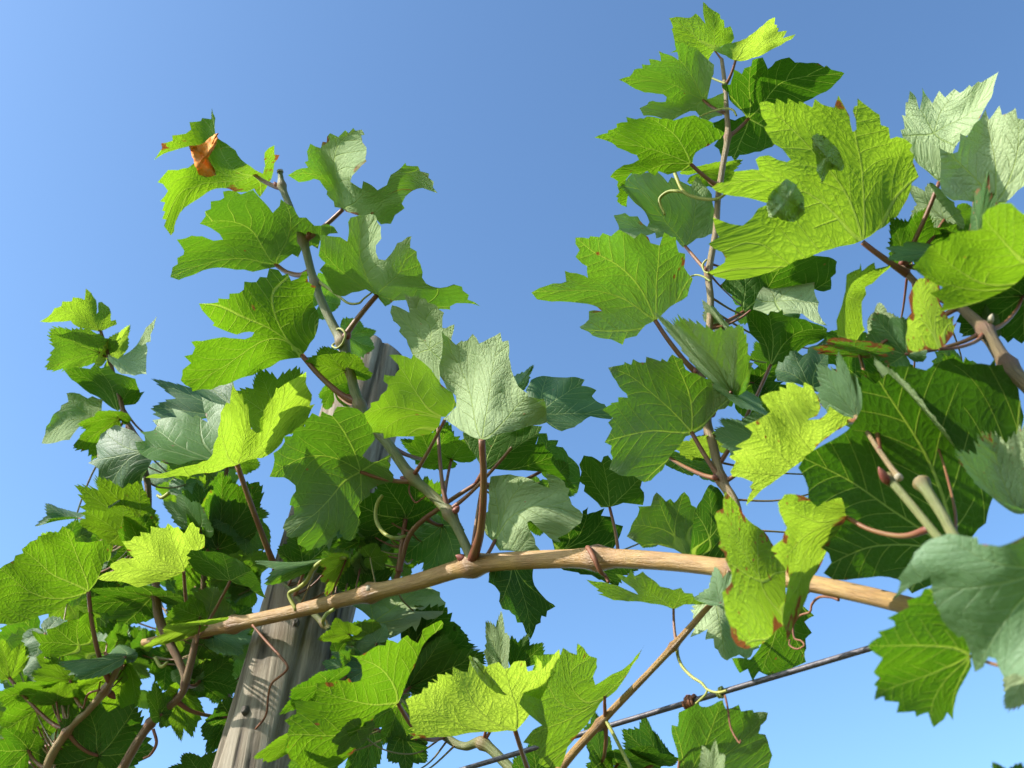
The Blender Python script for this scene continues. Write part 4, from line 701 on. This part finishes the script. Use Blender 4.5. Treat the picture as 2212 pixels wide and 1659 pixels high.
L('M', 'U', (800, 1570), [(822, 1640), (790, 1700), (740, 1690), (740, 1620), None], None, (960, 1590), t=.2, d=.0)
L('M', 'U', (1080, 1432), [(1048, 1415), (1050, 1345), (1083, 1322), (1101, 1380), None], None, (1043, 1606), t=.3, wl=.8, d=.05, pw=6)
L('M', 'U', (1110, 1445), [(1092, 1405), (1105, 1375), (1140, 1371), (1172, 1390), (1187, 1420)], None, (1043, 1606), t=.15, d=.05, pw=6)
L('M', 'U', (1485, 1690), [(1438, 1690), (1451, 1562), (1561, 1510), (1660, 1539), (1672, 1640)], None, (1150, 1760), t=.25, wl=.7, d=.0, O='D13')
L('M', 'U', (1425, 1645), [(1350, 1615), (1346, 1577), (1392, 1547), (1422, 1590), (1462, 1642)], None, (1150, 1760), t=.1, d=.08)
L('M', 'U', (1335, 1650), [None, (1325, 1620), (1400, 1612), (1468, 1640), None], None, (1150, 1760), t=.1, d=.07)
L('M', 'U', (1540, 1690), [(1508, 1670), (1518, 1612), (1545, 1598), (1566, 1632), None], None, (1150, 1760), t=.5, wl=.9, d=-.03)
L('M', 'U', (1300, 1645), [None, (1262, 1580), (1285, 1540), (1319, 1600), None], None, (1308, 1550), t=.3, d=.02)
L('M', 'U', (1160, 1700), [None, (1110, 1640), (1150, 1600), (1215, 1630), None], None, (1105, 1662), t=.1, d=.05)

# --- right-hand vine
L('R', 'U', (1863, 523), [(1530, 590), (1540, 405), (1642, 222), (1850, 210), (1986, 380)], [(1655, 452), (1708, 345), (1745, 248), (1960, 295)], (1960, 590), t=.85, d=-.03, pw=15, y=.02, us=.6, O='B13')
L('R', 'U', (2029, 393), [(1945, 290), (1963, 195), (2062, 192), (2156, 155), (2075, 330)], None, (1950, 575), t=.6, wl=1, d=.02, pw=11, us=.85, z=(.2, .1, 0, 0, 0, .0), O='B14')
L('R', 'U', (2151, 438), [(2040, 430), (2029, 318), (2129, 238), (2200, 230), (2275, 330)], None, (2076, 662), t=.3, wl=1, d=.0, us=.85, pw=11, O='B14b')
L('R', 'T', (2112, 505), [None, (2105, 420), (2135, 372), (2152, 430), None], None, (2076, 662), t=.1, d=-.02, y=.6)
L('R', 'U', (2040, 475), [None, (1968, 470), (1963, 400), (2012, 395), None], None, (1950, 575), t=.3, wl=.9, d=.04)
L('R', 'U', (2310, 560), [(2029, 672), (1973, 577), (2010, 533), (2125, 460), (2245, 420)], None, (2260, 870), t=.75, d=-.06, us=.72, O='B15')
L('R', 'U', (1958, 562), [(1922, 530), (1926, 472), (2000, 452), (2056, 500), (2010, 540)], None, (1950, 575), t=.4, d=.02)
L('R', 'T', (2020, 545), [(1990, 565), (1920, 560), (1915, 535), (1960, 522), None], None, (1990, 620), t=.3, d=.0)
L('R', 'U', (1850, 738), [(1806, 720), (1822, 605), (1886, 568), (1930, 571), (1862, 650)], [None, None, (1893, 585), (1858, 625)], (1900, 970), t=.85, d=-.03, us=.8, wl=.3, O='B16')
L('R', 'U', (2029, 754), [(1956, 753), (1961, 640), (1990, 596), (2032, 640), (2067, 690)], None, (2128, 715), t=.95, y=.75, d=-.05, us=.8, pw=9, O='B16b')
L('R', 'T', (1955, 765), [(1920, 788), (1868, 742), (1888, 678), (1955, 688), None], None, (2128, 715), t=.15, y=.3, d=-.02)
L('R', 'U', (1876, 760), [None, (1770, 764), (1758, 752), (1800, 730), None], None, (2000, 625), t=.6, y=1.0, d=-.05)
L('R', 'U', (1900, 720), [None, (1875, 690), (1900, 655), (1940, 690), None], None, (2074, 662), t=.2, wl=.9, d=.02)
L('R', 'U', (2060, 1192), [(1960, 1282), (1770, 1232), (1728, 990), (1880, 795), (2200, 870)], None, (2120, 1270), t=.12, d=.05, us=.8, ls=.7, wave=.07, pw=10, O='B17')
L('R', 'U', (2130, 1000), [(2090, 1010), (1870, 960), (1862, 805), (2050, 770), (2175, 800)], None, (2260, 870), t=.2, d=.09, us=.75)
L('R', 'U', (2012, 925), [None, (1975, 905), (1893, 787), (1960, 830), None], None, (2062, 1160), t=.2, wl=1, d=.0, us=.95, pw=6)
L('R', 'U', (1851, 904), [(1612, 1092), (1576, 1018), (1602, 932), (1650, 852), (1765, 862)], [None, None, (1656, 895), (1750, 908)], (1856, 905), t=1, d=-.05, y=.35, us=.78, O='B18')
L('R', 'T', (1852, 902), [(1768, 862), (1768, 790), (1812, 764), (1850, 815), (1880, 935)], None, (1856, 905), t=.2, wl=.85, d=-.03)
L('R', 'T', (1760, 852), [(1690, 832), (1674, 797), (1712, 757), (1782, 768), (1792, 830)], None, (1856, 905), t=.0, d=.0, O='B12')
L('M', 'U', (1692, 1332), [(1604, 1402), (1548, 1195), (1566, 1061), (1640, 1135), (1698, 1235)], None, (1725, 1255), t=.85, y=.62, d=-.10, us=.9, ls=.85, curl=.0, seed=77, O='B20')
L('R', 'U', (1829, 1118), [(1768, 1225), (1698, 1385), (1688, 1230), (1674, 1082), (1817, 1078)], None, (2010, 1145), t=.9, y=.45, d=-.08, us=.9, ls=.8, pw=12, seed=92, O='B20r')
L('R', 'T', (2290, 1225), [(2200, 1482), (2106, 1452), (1938, 1265), (2035, 1153), (2200, 1125)], [None, (2025, 1322), None, None], (2300, 1420), t=.3, wl=.95, d=-.10, us=.75, wave=.06, O='B21')
L('R', 'U', (2096, 1418), [(2062, 1552), (2012, 1573), (1887, 1505), (1876, 1394), (2005, 1275)], None, (2300, 1420), t=.45, d=-.05, us=.82, ls=.7, O='B22')
L('R', 'U', (2205, 1108), [(2130, 1062), (2070, 980), (2130, 942), (2215, 922), (2285, 985)], None, (2420, 1000), t=.3, wl=.9, d=.0, y=.4)
L('R', 'U', (2232, 1440), [None, (2250, 1520), (2174, 1528), (2168, 1465), None], None, (2300, 1420), t=.3, wl=1, d=.0)
L('R', 'U', (2190, 1720), [None, (2140, 1690), (2145, 1648), (2205, 1650), None], None, (2500, 1680), t=.2, d=.0)
L('R', 'U', (2210, 640), [(2215, 735), (2080, 722), (2040, 650), (2150, 608), (2230, 590)], None, (2128, 715), t=.1, d=.08)
L('R', 'U', (2140, 560), [(2100, 590), (2080, 540), (2120, 480), (2200, 470), (2230, 540)], None, None, t=.2, d=.06)

# --- left vine: the shoot that stands clear of the mass
L('K', 'U', (213, 716), [(160, 712), (87, 694), (185, 623), (240, 665), (252, 702)], None, (212, 700), t=.85, pw=5, O='C1')
L('K', 'U', (215, 761), [(150, 800), (102, 795), (112, 712), (188, 712), None], None, (235, 775), t=.6, wl=.7, pw=5)
L('K', 'U', (232, 768), [None, (290, 742), (339, 683), (318, 808), None], None, (236, 775), t=.5, wl=1, d=-.03, pw=5, O='C3')
L('K', 'U', (236, 770), [None, (235, 730), (280, 703), (276, 752), None], None, (236, 775), t=.95, d=.02, pw=5)
L('K', 'U', (256, 890), [(205, 862), (140, 798), (205, 786), (300, 825), (312, 850)], None, (268, 890), t=.4, d=.03, pw=5, O='C5')
L('K', 'U', (208, 905), [(150, 952), (89, 958), (143, 848), (215, 858), None], None, (268, 892), t=.5, wl=.8, lit=.2, pw=6, O='C6')
L('K', 'U', (256, 905), [(205, 990), (160, 965), (170, 915), (215, 888), None], None, (270, 900), t=.6, d=-.02, pw=6)
# the mass
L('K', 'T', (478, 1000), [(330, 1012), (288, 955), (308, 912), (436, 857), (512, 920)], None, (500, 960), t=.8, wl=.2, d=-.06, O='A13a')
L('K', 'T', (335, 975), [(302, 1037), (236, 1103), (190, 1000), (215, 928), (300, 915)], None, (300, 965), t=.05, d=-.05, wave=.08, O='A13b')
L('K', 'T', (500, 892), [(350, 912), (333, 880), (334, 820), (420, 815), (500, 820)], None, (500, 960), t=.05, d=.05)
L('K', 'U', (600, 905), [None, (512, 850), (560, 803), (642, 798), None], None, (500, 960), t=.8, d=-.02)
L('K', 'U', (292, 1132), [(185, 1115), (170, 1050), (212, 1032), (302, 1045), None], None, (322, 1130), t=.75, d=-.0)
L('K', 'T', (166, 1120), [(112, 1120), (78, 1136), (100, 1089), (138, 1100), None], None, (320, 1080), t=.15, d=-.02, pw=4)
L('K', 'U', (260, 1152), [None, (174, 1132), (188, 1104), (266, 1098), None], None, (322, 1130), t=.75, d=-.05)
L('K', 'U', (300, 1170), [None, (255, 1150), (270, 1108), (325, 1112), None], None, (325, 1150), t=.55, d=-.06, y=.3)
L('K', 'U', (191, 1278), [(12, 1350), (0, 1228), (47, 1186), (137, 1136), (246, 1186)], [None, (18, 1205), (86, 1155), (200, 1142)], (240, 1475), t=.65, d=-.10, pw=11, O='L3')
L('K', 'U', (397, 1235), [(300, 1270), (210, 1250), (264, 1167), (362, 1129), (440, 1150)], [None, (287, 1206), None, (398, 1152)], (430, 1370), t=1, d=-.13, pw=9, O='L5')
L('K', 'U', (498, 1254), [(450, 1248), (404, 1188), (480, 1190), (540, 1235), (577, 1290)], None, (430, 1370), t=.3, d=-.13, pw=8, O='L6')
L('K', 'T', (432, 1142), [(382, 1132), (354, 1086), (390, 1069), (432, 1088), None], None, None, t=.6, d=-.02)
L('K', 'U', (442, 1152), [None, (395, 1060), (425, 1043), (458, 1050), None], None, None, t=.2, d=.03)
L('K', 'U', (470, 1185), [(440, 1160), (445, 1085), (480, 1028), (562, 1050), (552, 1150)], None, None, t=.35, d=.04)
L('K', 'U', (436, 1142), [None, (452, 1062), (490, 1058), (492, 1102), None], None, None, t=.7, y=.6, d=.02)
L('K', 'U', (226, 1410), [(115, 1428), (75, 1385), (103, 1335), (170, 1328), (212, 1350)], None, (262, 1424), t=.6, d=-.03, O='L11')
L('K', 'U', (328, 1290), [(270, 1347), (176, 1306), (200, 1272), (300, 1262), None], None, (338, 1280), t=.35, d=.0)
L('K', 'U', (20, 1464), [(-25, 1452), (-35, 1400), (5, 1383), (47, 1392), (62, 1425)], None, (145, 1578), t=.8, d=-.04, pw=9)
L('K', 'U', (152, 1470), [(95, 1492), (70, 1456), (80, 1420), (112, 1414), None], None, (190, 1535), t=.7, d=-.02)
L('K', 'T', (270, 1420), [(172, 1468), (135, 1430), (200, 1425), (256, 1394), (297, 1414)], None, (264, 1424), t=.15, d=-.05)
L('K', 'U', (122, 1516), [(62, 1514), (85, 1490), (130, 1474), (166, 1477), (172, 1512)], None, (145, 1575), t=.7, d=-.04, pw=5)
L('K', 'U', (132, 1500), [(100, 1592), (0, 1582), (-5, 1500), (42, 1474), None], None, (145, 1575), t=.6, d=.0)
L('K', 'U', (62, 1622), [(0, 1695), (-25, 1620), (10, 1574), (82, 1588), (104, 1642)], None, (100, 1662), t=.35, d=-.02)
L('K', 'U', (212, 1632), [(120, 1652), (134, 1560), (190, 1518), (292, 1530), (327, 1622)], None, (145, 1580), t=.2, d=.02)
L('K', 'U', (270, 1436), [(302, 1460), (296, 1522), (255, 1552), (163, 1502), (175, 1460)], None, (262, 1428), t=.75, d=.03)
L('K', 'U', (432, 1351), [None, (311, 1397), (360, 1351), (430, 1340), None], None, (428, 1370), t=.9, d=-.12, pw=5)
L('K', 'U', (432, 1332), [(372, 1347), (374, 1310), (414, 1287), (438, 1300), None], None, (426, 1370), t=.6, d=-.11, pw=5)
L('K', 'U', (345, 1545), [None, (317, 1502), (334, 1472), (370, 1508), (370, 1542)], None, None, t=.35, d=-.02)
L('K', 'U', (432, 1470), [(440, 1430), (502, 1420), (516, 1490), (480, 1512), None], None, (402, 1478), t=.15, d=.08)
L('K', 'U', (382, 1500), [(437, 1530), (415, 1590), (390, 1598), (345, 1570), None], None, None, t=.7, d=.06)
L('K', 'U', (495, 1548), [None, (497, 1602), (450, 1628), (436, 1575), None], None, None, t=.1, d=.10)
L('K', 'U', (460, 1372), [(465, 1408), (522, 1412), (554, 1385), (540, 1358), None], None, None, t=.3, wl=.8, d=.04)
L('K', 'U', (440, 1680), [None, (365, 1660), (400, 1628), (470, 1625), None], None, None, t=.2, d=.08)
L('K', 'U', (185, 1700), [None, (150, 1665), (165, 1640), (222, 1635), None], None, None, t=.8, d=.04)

# --- leaves that fill the depth of the left mass and the gaps behind the canes
def inside(poly, x, y):
    c = False; j = len(poly)-1
    for i in range(len(poly)):
        (xi, yi), (xj, yj) = poly[i], poly[j]
        if (yi > y) != (yj > y) and x < (xj-xi)*(y-yi)/(yj-yi)+xi: c = not c
        j = i
    return c
def fill(vine, poly, n, dr, seed, size=(85, 150), tr=(.1, .8)):
    rng = random.Random(seed); xs = [p[0] for p in poly]; ys = [p[1] for p in poly]; k = 0; tries = 0
    while k < n and tries < 4000:
        tries += 1
        x, y = rng.uniform(min(xs), max(xs)), rng.uniform(min(ys), max(ys)); s = rng.uniform(*size)
        a = rng.uniform(0, 6.28); b = rng.uniform(.45, .95); c = rng.uniform(0, 3.14)
        # tilted disc: rotate, squash along a random direction, rotate back
        R = lambda t: np.array([[math.cos(t), -math.sin(t)], [math.sin(t), math.cos(t)]])
        Mx = R(c) @ np.diag([1, b]) @ R(-c) @ R(a)*s
        pts = [(x+q[0], y-q[1]) for q in (BASE_LM[1:] @ Mx.T)]
        if not all(inside(poly, *p) for p in pts): continue
        dz = rng.uniform(*dr); q3 = P3(x, y, depth(x, y)+dz); best = min(STEMS, key=lambda kk: nearest_stem(kk, q3)[0])
        L(best, 'U' if rng.random() < .75 else 'T', (x, y), pts, None, None, d=dz, t=rng.uniform(*tr), wl=rng.uniform(.2, .8), seed=seed*1000+k, pw=4, green=rng.random() < .5)
        k += 1
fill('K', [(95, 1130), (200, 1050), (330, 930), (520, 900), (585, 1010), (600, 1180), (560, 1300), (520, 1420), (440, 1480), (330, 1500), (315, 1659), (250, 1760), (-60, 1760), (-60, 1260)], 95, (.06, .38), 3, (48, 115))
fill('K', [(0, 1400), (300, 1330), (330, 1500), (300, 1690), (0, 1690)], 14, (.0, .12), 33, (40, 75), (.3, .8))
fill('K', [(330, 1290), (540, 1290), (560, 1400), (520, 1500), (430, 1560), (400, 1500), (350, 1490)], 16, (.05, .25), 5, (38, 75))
fill('M', [(730, 1060), (1000, 1080), (1000, 1230), (880, 1250), (730, 1290), (640, 1200)], 14, (.08, .18), 8, (40, 85), (.1, .6))
fill('M', [(780, 1300), (960, 1270), (1020, 1390), (1190, 1440), (1100, 1520), (850, 1620), (760, 1480)], 12, (.1, .2), 9, (45, 95), (.1, .5))
fill('R', [(1650, 760), (1780, 700), (2190, 760), (2190, 1100), (2050, 1250), (1800, 1200), (1680, 900)], 8, (.12, .2), 11, (80, 120), (.1, .4))
fill('M', [(650, 1120), (860, 1090), (860, 1250), (700, 1300)], 6, (-.01, .03), 31, (36, 62), (.2, .7))
fill('M', [(600, 1040), (860, 1030), (870, 1270), (700, 1290), (620, 1260)], 9, (.03, .085), 21, (42, 80), (.15, .6))
fill('M', [(690, 1335), (880, 1330), (860, 1500), (700, 1490)], 6, (-.02, .05), 22, (36, 62), (.15, .6))
fill('M', [(1560, 560), (1720, 560), (1740, 780), (1600, 900), (1560, 760)], 5, (.07, .14), 23, (45, 75), (.1, .5))
fill('R', [(1900, 400), (2212, 420), (2230, 760), (2060, 760), (1920, 560)], 8, (.07, .16), 24, (50, 90), (.1, .6))
fill('M', [(1000, 930), (1240, 960), (1250, 1190), (1040, 1190)], 6, (.09, .16), 25, (45, 80), (.1, .5))
fill('M', [(1330, 1000), (1580, 960), (1580, 1210), (1340, 1200)], 3, (.1, .15), 26, (40, 60), (.1, .4))
fill('M', [(540, 1560), (800, 1500), (840, 1659), (820, 1800), (520, 1800)], 6, (-.16, -.08), 14, (60, 90), (.1, .4))

# ------------------------------------------------------------------ tendrils
tendril('M', [(690, 610, 8), (712, 625, 7), (733, 641, 6), (753, 655, 5.5), (775, 655, 5), (786, 645, 4.5), (803, 632, 4)])
tendril('M', [(720, 716, 5), (735, 710, 5, -.01), (746, 722, 5, -.012), (740, 742, 5, -.012), (728, 752, 5, -.01), (718, 747, 5), (726, 740, 4.5, .01)])
tendril('M', [(875, 1158, 7, .05), (852, 1162, 8), (830, 1152, 8.5), (815, 1130, 8.5), (811, 1108, 8), (816, 1085, 8), (826, 1070, 7)])
tendril('M', [(640, 1318, 9), (624, 1284, 8), (642, 1272, 9), (662, 1256, 10), (675, 1232, 10), (692, 1215, 10), (720, 1205, 9), (748, 1206, 7)])
tendril('M', [(700, 1350, 8, .05), (698, 1340, 9), (706, 1326, 9), (722, 1316, 8)])
tendril('M', [(1268, 1196, 8, .012), (1270, 1183, 11, -.008), (1283, 1205, 12, -.018), (1297, 1234, 10, -.012), (1308, 1245, 8), (1315, 1258, 7)], M_TENDR)
tendril('M', [(545, 1350, 5, -.02), (575, 1385, 6, -.03), (605, 1418, 6, -.04), (621, 1440, 5.5, -.045), (612, 1455, 5.5, -.045), (588, 1475, 5, -.045), (580, 1500, 5, -.045), (574, 1545, 5, -.045), (552, 1575, 4.5, -.045)], M_TENDR, off=.0)
tendril('M', [(886, 1040, 4), (884, 1062, 4), (897, 1085, 4), (910, 1078, 3.5), (922, 1070, 3)], M_TENDR)
tendril('M', [(1572, 415, 6), (1548, 430, 7), (1510, 428, 8), (1478, 415, 8), (1462, 385, 8.5), (1451, 350, 8), (1452, 328, 7.5), (1465, 316, 7)])
tendril('M', [(1478, 415, 7), (1448, 413, 7.5), (1428, 425, 7.5), (1425, 440, 7), (1436, 464, 6)])
tendril('M', [(1568, 181, 5), (1545, 172, 4.5), (1512, 158, 5), (1495, 162, 5), (1480, 179, 4)])
tendril('M', [(1510, 253, 4), (1530, 244, 4.5), (1560, 235, 5), (1582, 237, 5), (1591, 250, 4)])
tendril('M', [(1531, 590, 5), (1522, 586, 5), (1518, 572, 5), (1527, 560, 4.5)])
tendril('M', [(1489, 598, 4), (1505, 594, 4), (1520, 598, 4.5), (1535, 608, 4)])
tendril('M', [(1462, 1388, 8), (1464, 1415, 7.5), (1474, 1440, 7), (1495, 1462, 7), (1515, 1475, 6.5), (1529, 1490, 6), (1550, 1496, 6), (1570, 1492, 6)], off=-.03)
tendril('M', [(1529, 1488, 5), (1524, 1500, 5), (1512, 1512, 5), (1503, 1520, 5)], off=-.03)
tendril('M', [(1566, 1502, 5), (1572, 1530, 5), (1578, 1570, 4.5), (1590, 1595, 4), (1598, 1605, 3.5), (1600, 1598, 3)], M_TENDR, off=-.03)
tendril('M', [(1502, 1524, 6), (1492, 1555, 6), (1478, 1600, 6), (1468, 1640, 5.5), (1462, 1690, 5)], M_TENDR, off=-.03)
tendril('M', [(1306, 1552, 8), (1322, 1580, 8), (1345, 1625, 8), (1372, 1680, 8)], off=-.04)
tendril('R', [(1812, 1296, 7), (1795, 1290, 6), (1770, 1290, 6), (1754, 1305, 5.5), (1749, 1322, 5), (1728, 1330, 5), (1714, 1350, 4.5), (1716, 1378, 4.5), (1730, 1384, 4), (1737, 1394, 4), (1722, 1402, 4), (1706, 1394, 4), (1706, 1382, 4)], M_TENDR, off=.0)
tendril('K', [(365, 1065, 8), (350, 1075, 8), (340, 1070, 6)], off=-.05)
tendril('K', [(215, 1490, 5), (190, 1500, 5), (180, 1530, 4)], M_TENDR, off=-.05)
tendril('K', [(331, 1575, 7), (338, 1605, 7), (325, 1630, 6), (310, 1638, 5)], M_TENDR, off=-.02)
tendril('K', [(335, 1420, 8), (348, 1440, 8), (362, 1430, 6)], off=-.06)
def coil(px, py, turns, length, rad, thick, mat):
    c0 = np.array([1, 0]); q = None
    best = None
    for t in np.linspace(0, 1.2, 1200):
        p = w1+wd*t*np.linalg.norm(w2-w1); r_ = p-CAM; zz = r_@FD; x = FW/2+FW*(r_@RT)/zz; y = FH/2-FW*(r_@UP)/zz; e = math.hypot(x-px, y-py)
        if best is None or e < best[0]: best = (e, p)
    e1 = np.cross(wd, [0, 0, 1]); e1 /= np.linalg.norm(e1); e2 = np.cross(wd, e1)
    t = np.linspace(0, 1, int(turns*14)); rr = rad*(1+.18*np.sin(t*23))
    p = np.array([best[1]+wd*(length*(tt-.5))+r*(math.cos(turns*6.28*tt)*e1+math.sin(turns*6.28*tt)*e2) for tt, r in zip(t, rr)])
    V, F, U = tube_mesh(p, np.full(len(p), thick), 8); mesh_obj('tendril', V, F, mat, VINE['M'], uv=U, attrs={'node': np.zeros(len(V))})
coil(1490, 1513, 5, .011, .0048, .0015, M_TENDR); coil(1557, 1495, 2, .005, .004, .0012, M_TEND)

# ------------------------------------------------------------------ buds, cut ends, dead piece
def bud(vine, x, y, w, h, ang, mat=M_BUD, off=-.012):
    d = depth(x, y)+off; c = P3(float(x), float(y), d); s = d/FW; ca, sa = math.cos(ang), math.sin(ang)
    axv = ca*RT+sa*UP; sd = -sa*RT+ca*UP; V, F = [], []; prof = [(0, .55), (.2, .95), (.45, 1), (.7, .75), (.9, .35), (1, .04)]
    for t, r in prof:
        for k in range(10):
            a = 6.2832*k/10; V.append(c+axv*(t-.4)*h*s+(math.cos(a)*sd+math.sin(a)*-FD)*r*w/2*s)
    for i in range(len(prof)-1): F += [[i*10+k, i*10+(k+1) % 10, (i+1)*10+(k+1) % 10, (i+1)*10+k] for k in range(10)]
    F += [list(range(9, -1, -1)), list(range(50, 60))]
    mesh_obj('bud', V, F, mat, VINE[vine])
for b in (('M', 597, 400, 10, 16, 2.2), ('M', 668, 508, 14, 20, 1.2), ('M', 752, 725, 14, 20, 1.2), ('M', 757, 862, 18, 22, 2.2), ('M', 874, 1036, 16, 20, 2.6), ('M', 985, 1102, 15, 20, .9), ('M', 1000, 1207, 20, 30, 2.7), ('M', 1541, 895, 10, 18, 1.0), ('M', 1545, 1032, 12, 16, 2.0), ('M', 1502, 802, 9, 12, 1.9), ('M', 797, 1272, 16, 16, 2.0), ('M', 1525, 582, 7, 10, 2.2), ('R', 1910, 1030, 20, 42, 2.1), ('R', 2140, 690, 14, 22, 1.3), ('K', 240, 1500, 16, 24, -.8)):
    bud(*b, mat=M_CUT if b[1] in (797, 2140) else M_BUD, off=-.095 if b[1] == 1910 else -.012)
def cut_end(vine, a, b, w, off):
    d = depth(*a)+off; A = P3(float(a[0]), float(a[1]), d); B = P3(float(b[0]), float(b[1]), depth(*b)+off); n = (A-B)/np.linalg.norm(A-B)
    e1 = np.cross(n, [.3, .2, .9]); e1 /= np.linalg.norm(e1); e2 = np.cross(n, e1); r = w/2*d/FW
    V = [A+n*.0022]+[A+n*.0012+r*(math.cos(t)*e1+math.sin(t)*e2) for t in np.linspace(0, 6.283, 16, endpoint=False)]+[A-n*.002+r*(math.cos(t)*e1+math.sin(t)*e2) for t in np.linspace(0, 6.283, 16, endpoint=False)]
    F = [[0, 1+k, 1+(k+1) % 16] for k in range(16)]+[[1+k, 17+k, 17+(k+1) % 16, 1+(k+1) % 16] for k in range(16)]
    mesh_obj('cut_end', V, F, M_CUT, VINE[vine])
cut_end('M', (605, 370), (610, 405), 14, -.01); cut_end('R', (1990, 1042), (2012, 1075), 34, -.08); cut_end('R', (1942, 1032), (1925, 1010), 17, -.09)

def crumple(leaf, poly, lift, mat, name, amp=.008, seed=1):
    """a curled scrap of blade standing on the leaf it belongs to: ring-filled outline, buckled, with real thickness"""
    rs = np.random.RandomState(seed); P = np.array(poly, float); c = P.mean(0); D = []
    for i in range(len(P)):
        a, b = P[i], P[(i+1) % len(P)]
        for k in range(4): D.append(a+(b-a)*k/4+rs.normal(0, 1.0, 2))
    D = np.array(D); n = len(D); Q = [c]
    for r in (.3, .55, .8, 1): Q += list(c+(D-c)*r)
    Q = np.array(Q); base = LEAFMAP[leaf](Q); dd = (base-CAM)@FD
    rr = np.concatenate([[0], np.repeat([.3, .55, .8, 1], n)])
    dd = dd - lift*(1.25-.9*rr**2) + amp*(np.sin(Q[:, 0]*.11+seed)*np.cos(Q[:, 1]*.09)+.5*np.sin(Q[:, 0]*.27+Q[:, 1]*.2))*(.4+.6*rr) - amp*.6
    V = P3(Q[:, 0], Q[:, 1], dd); F = [[0, 1+k, 1+(k+1) % n] for k in range(n)]
    for i in range(3): F += [[1+i*n+k, 1+(i+1)*n+k, 1+(i+1)*n+(k+1) % n, 1+i*n+(k+1) % n] for k in range(n)]
    o = mesh_obj(name, V, F, mat, LEAFOBJ[leaf], uv=(Q-c)/150.0+.3, uvname='leaf', attrs={'edge': np.zeros(len(Q)), 'vein': np.zeros(len(Q))})
    if mat is M_DEAD: m = o.modifiers.new('thickness', 'SOLIDIFY'); m.thickness = .0008
    o['tint'] = .85; o['dry'] = 0.0; o['wool_lit'] = .82; return o
crumple('A1', [(470, 288), (455, 296), (440, 310), (408, 316), (413, 328), (419, 350), (430, 378), (446, 382), (466, 379), (459, 360), (446, 348), (452, 336), (464, 320), (469, 304)], .008, M_DEAD, 'dead_patch', .010)
crumple('B13', [(1752, 298), (1766, 288), (1785, 296), (1812, 325), (1826, 356), (1820, 368), (1792, 366), (1776, 396), (1766, 370), (1762, 335)], .010, M_LEAF, 'curled_flap', .006, 2)
crumple('B13', [(1668, 412), (1700, 386), (1720, 398), (1736, 425), (1738, 462), (1714, 480), (1682, 474), (1660, 466), (1655, 440)], .016, M_LEAF, 'curled_flap', .009, 5)
crumple('D5', [(1012, 1416), (1030, 1424), (1075, 1478), (1094, 1502), (1072, 1497), (1040, 1470), (1020, 1440)], .007, M_LEAF, 'curled_flap', .004, 6)
print('leaves', NLEAF)
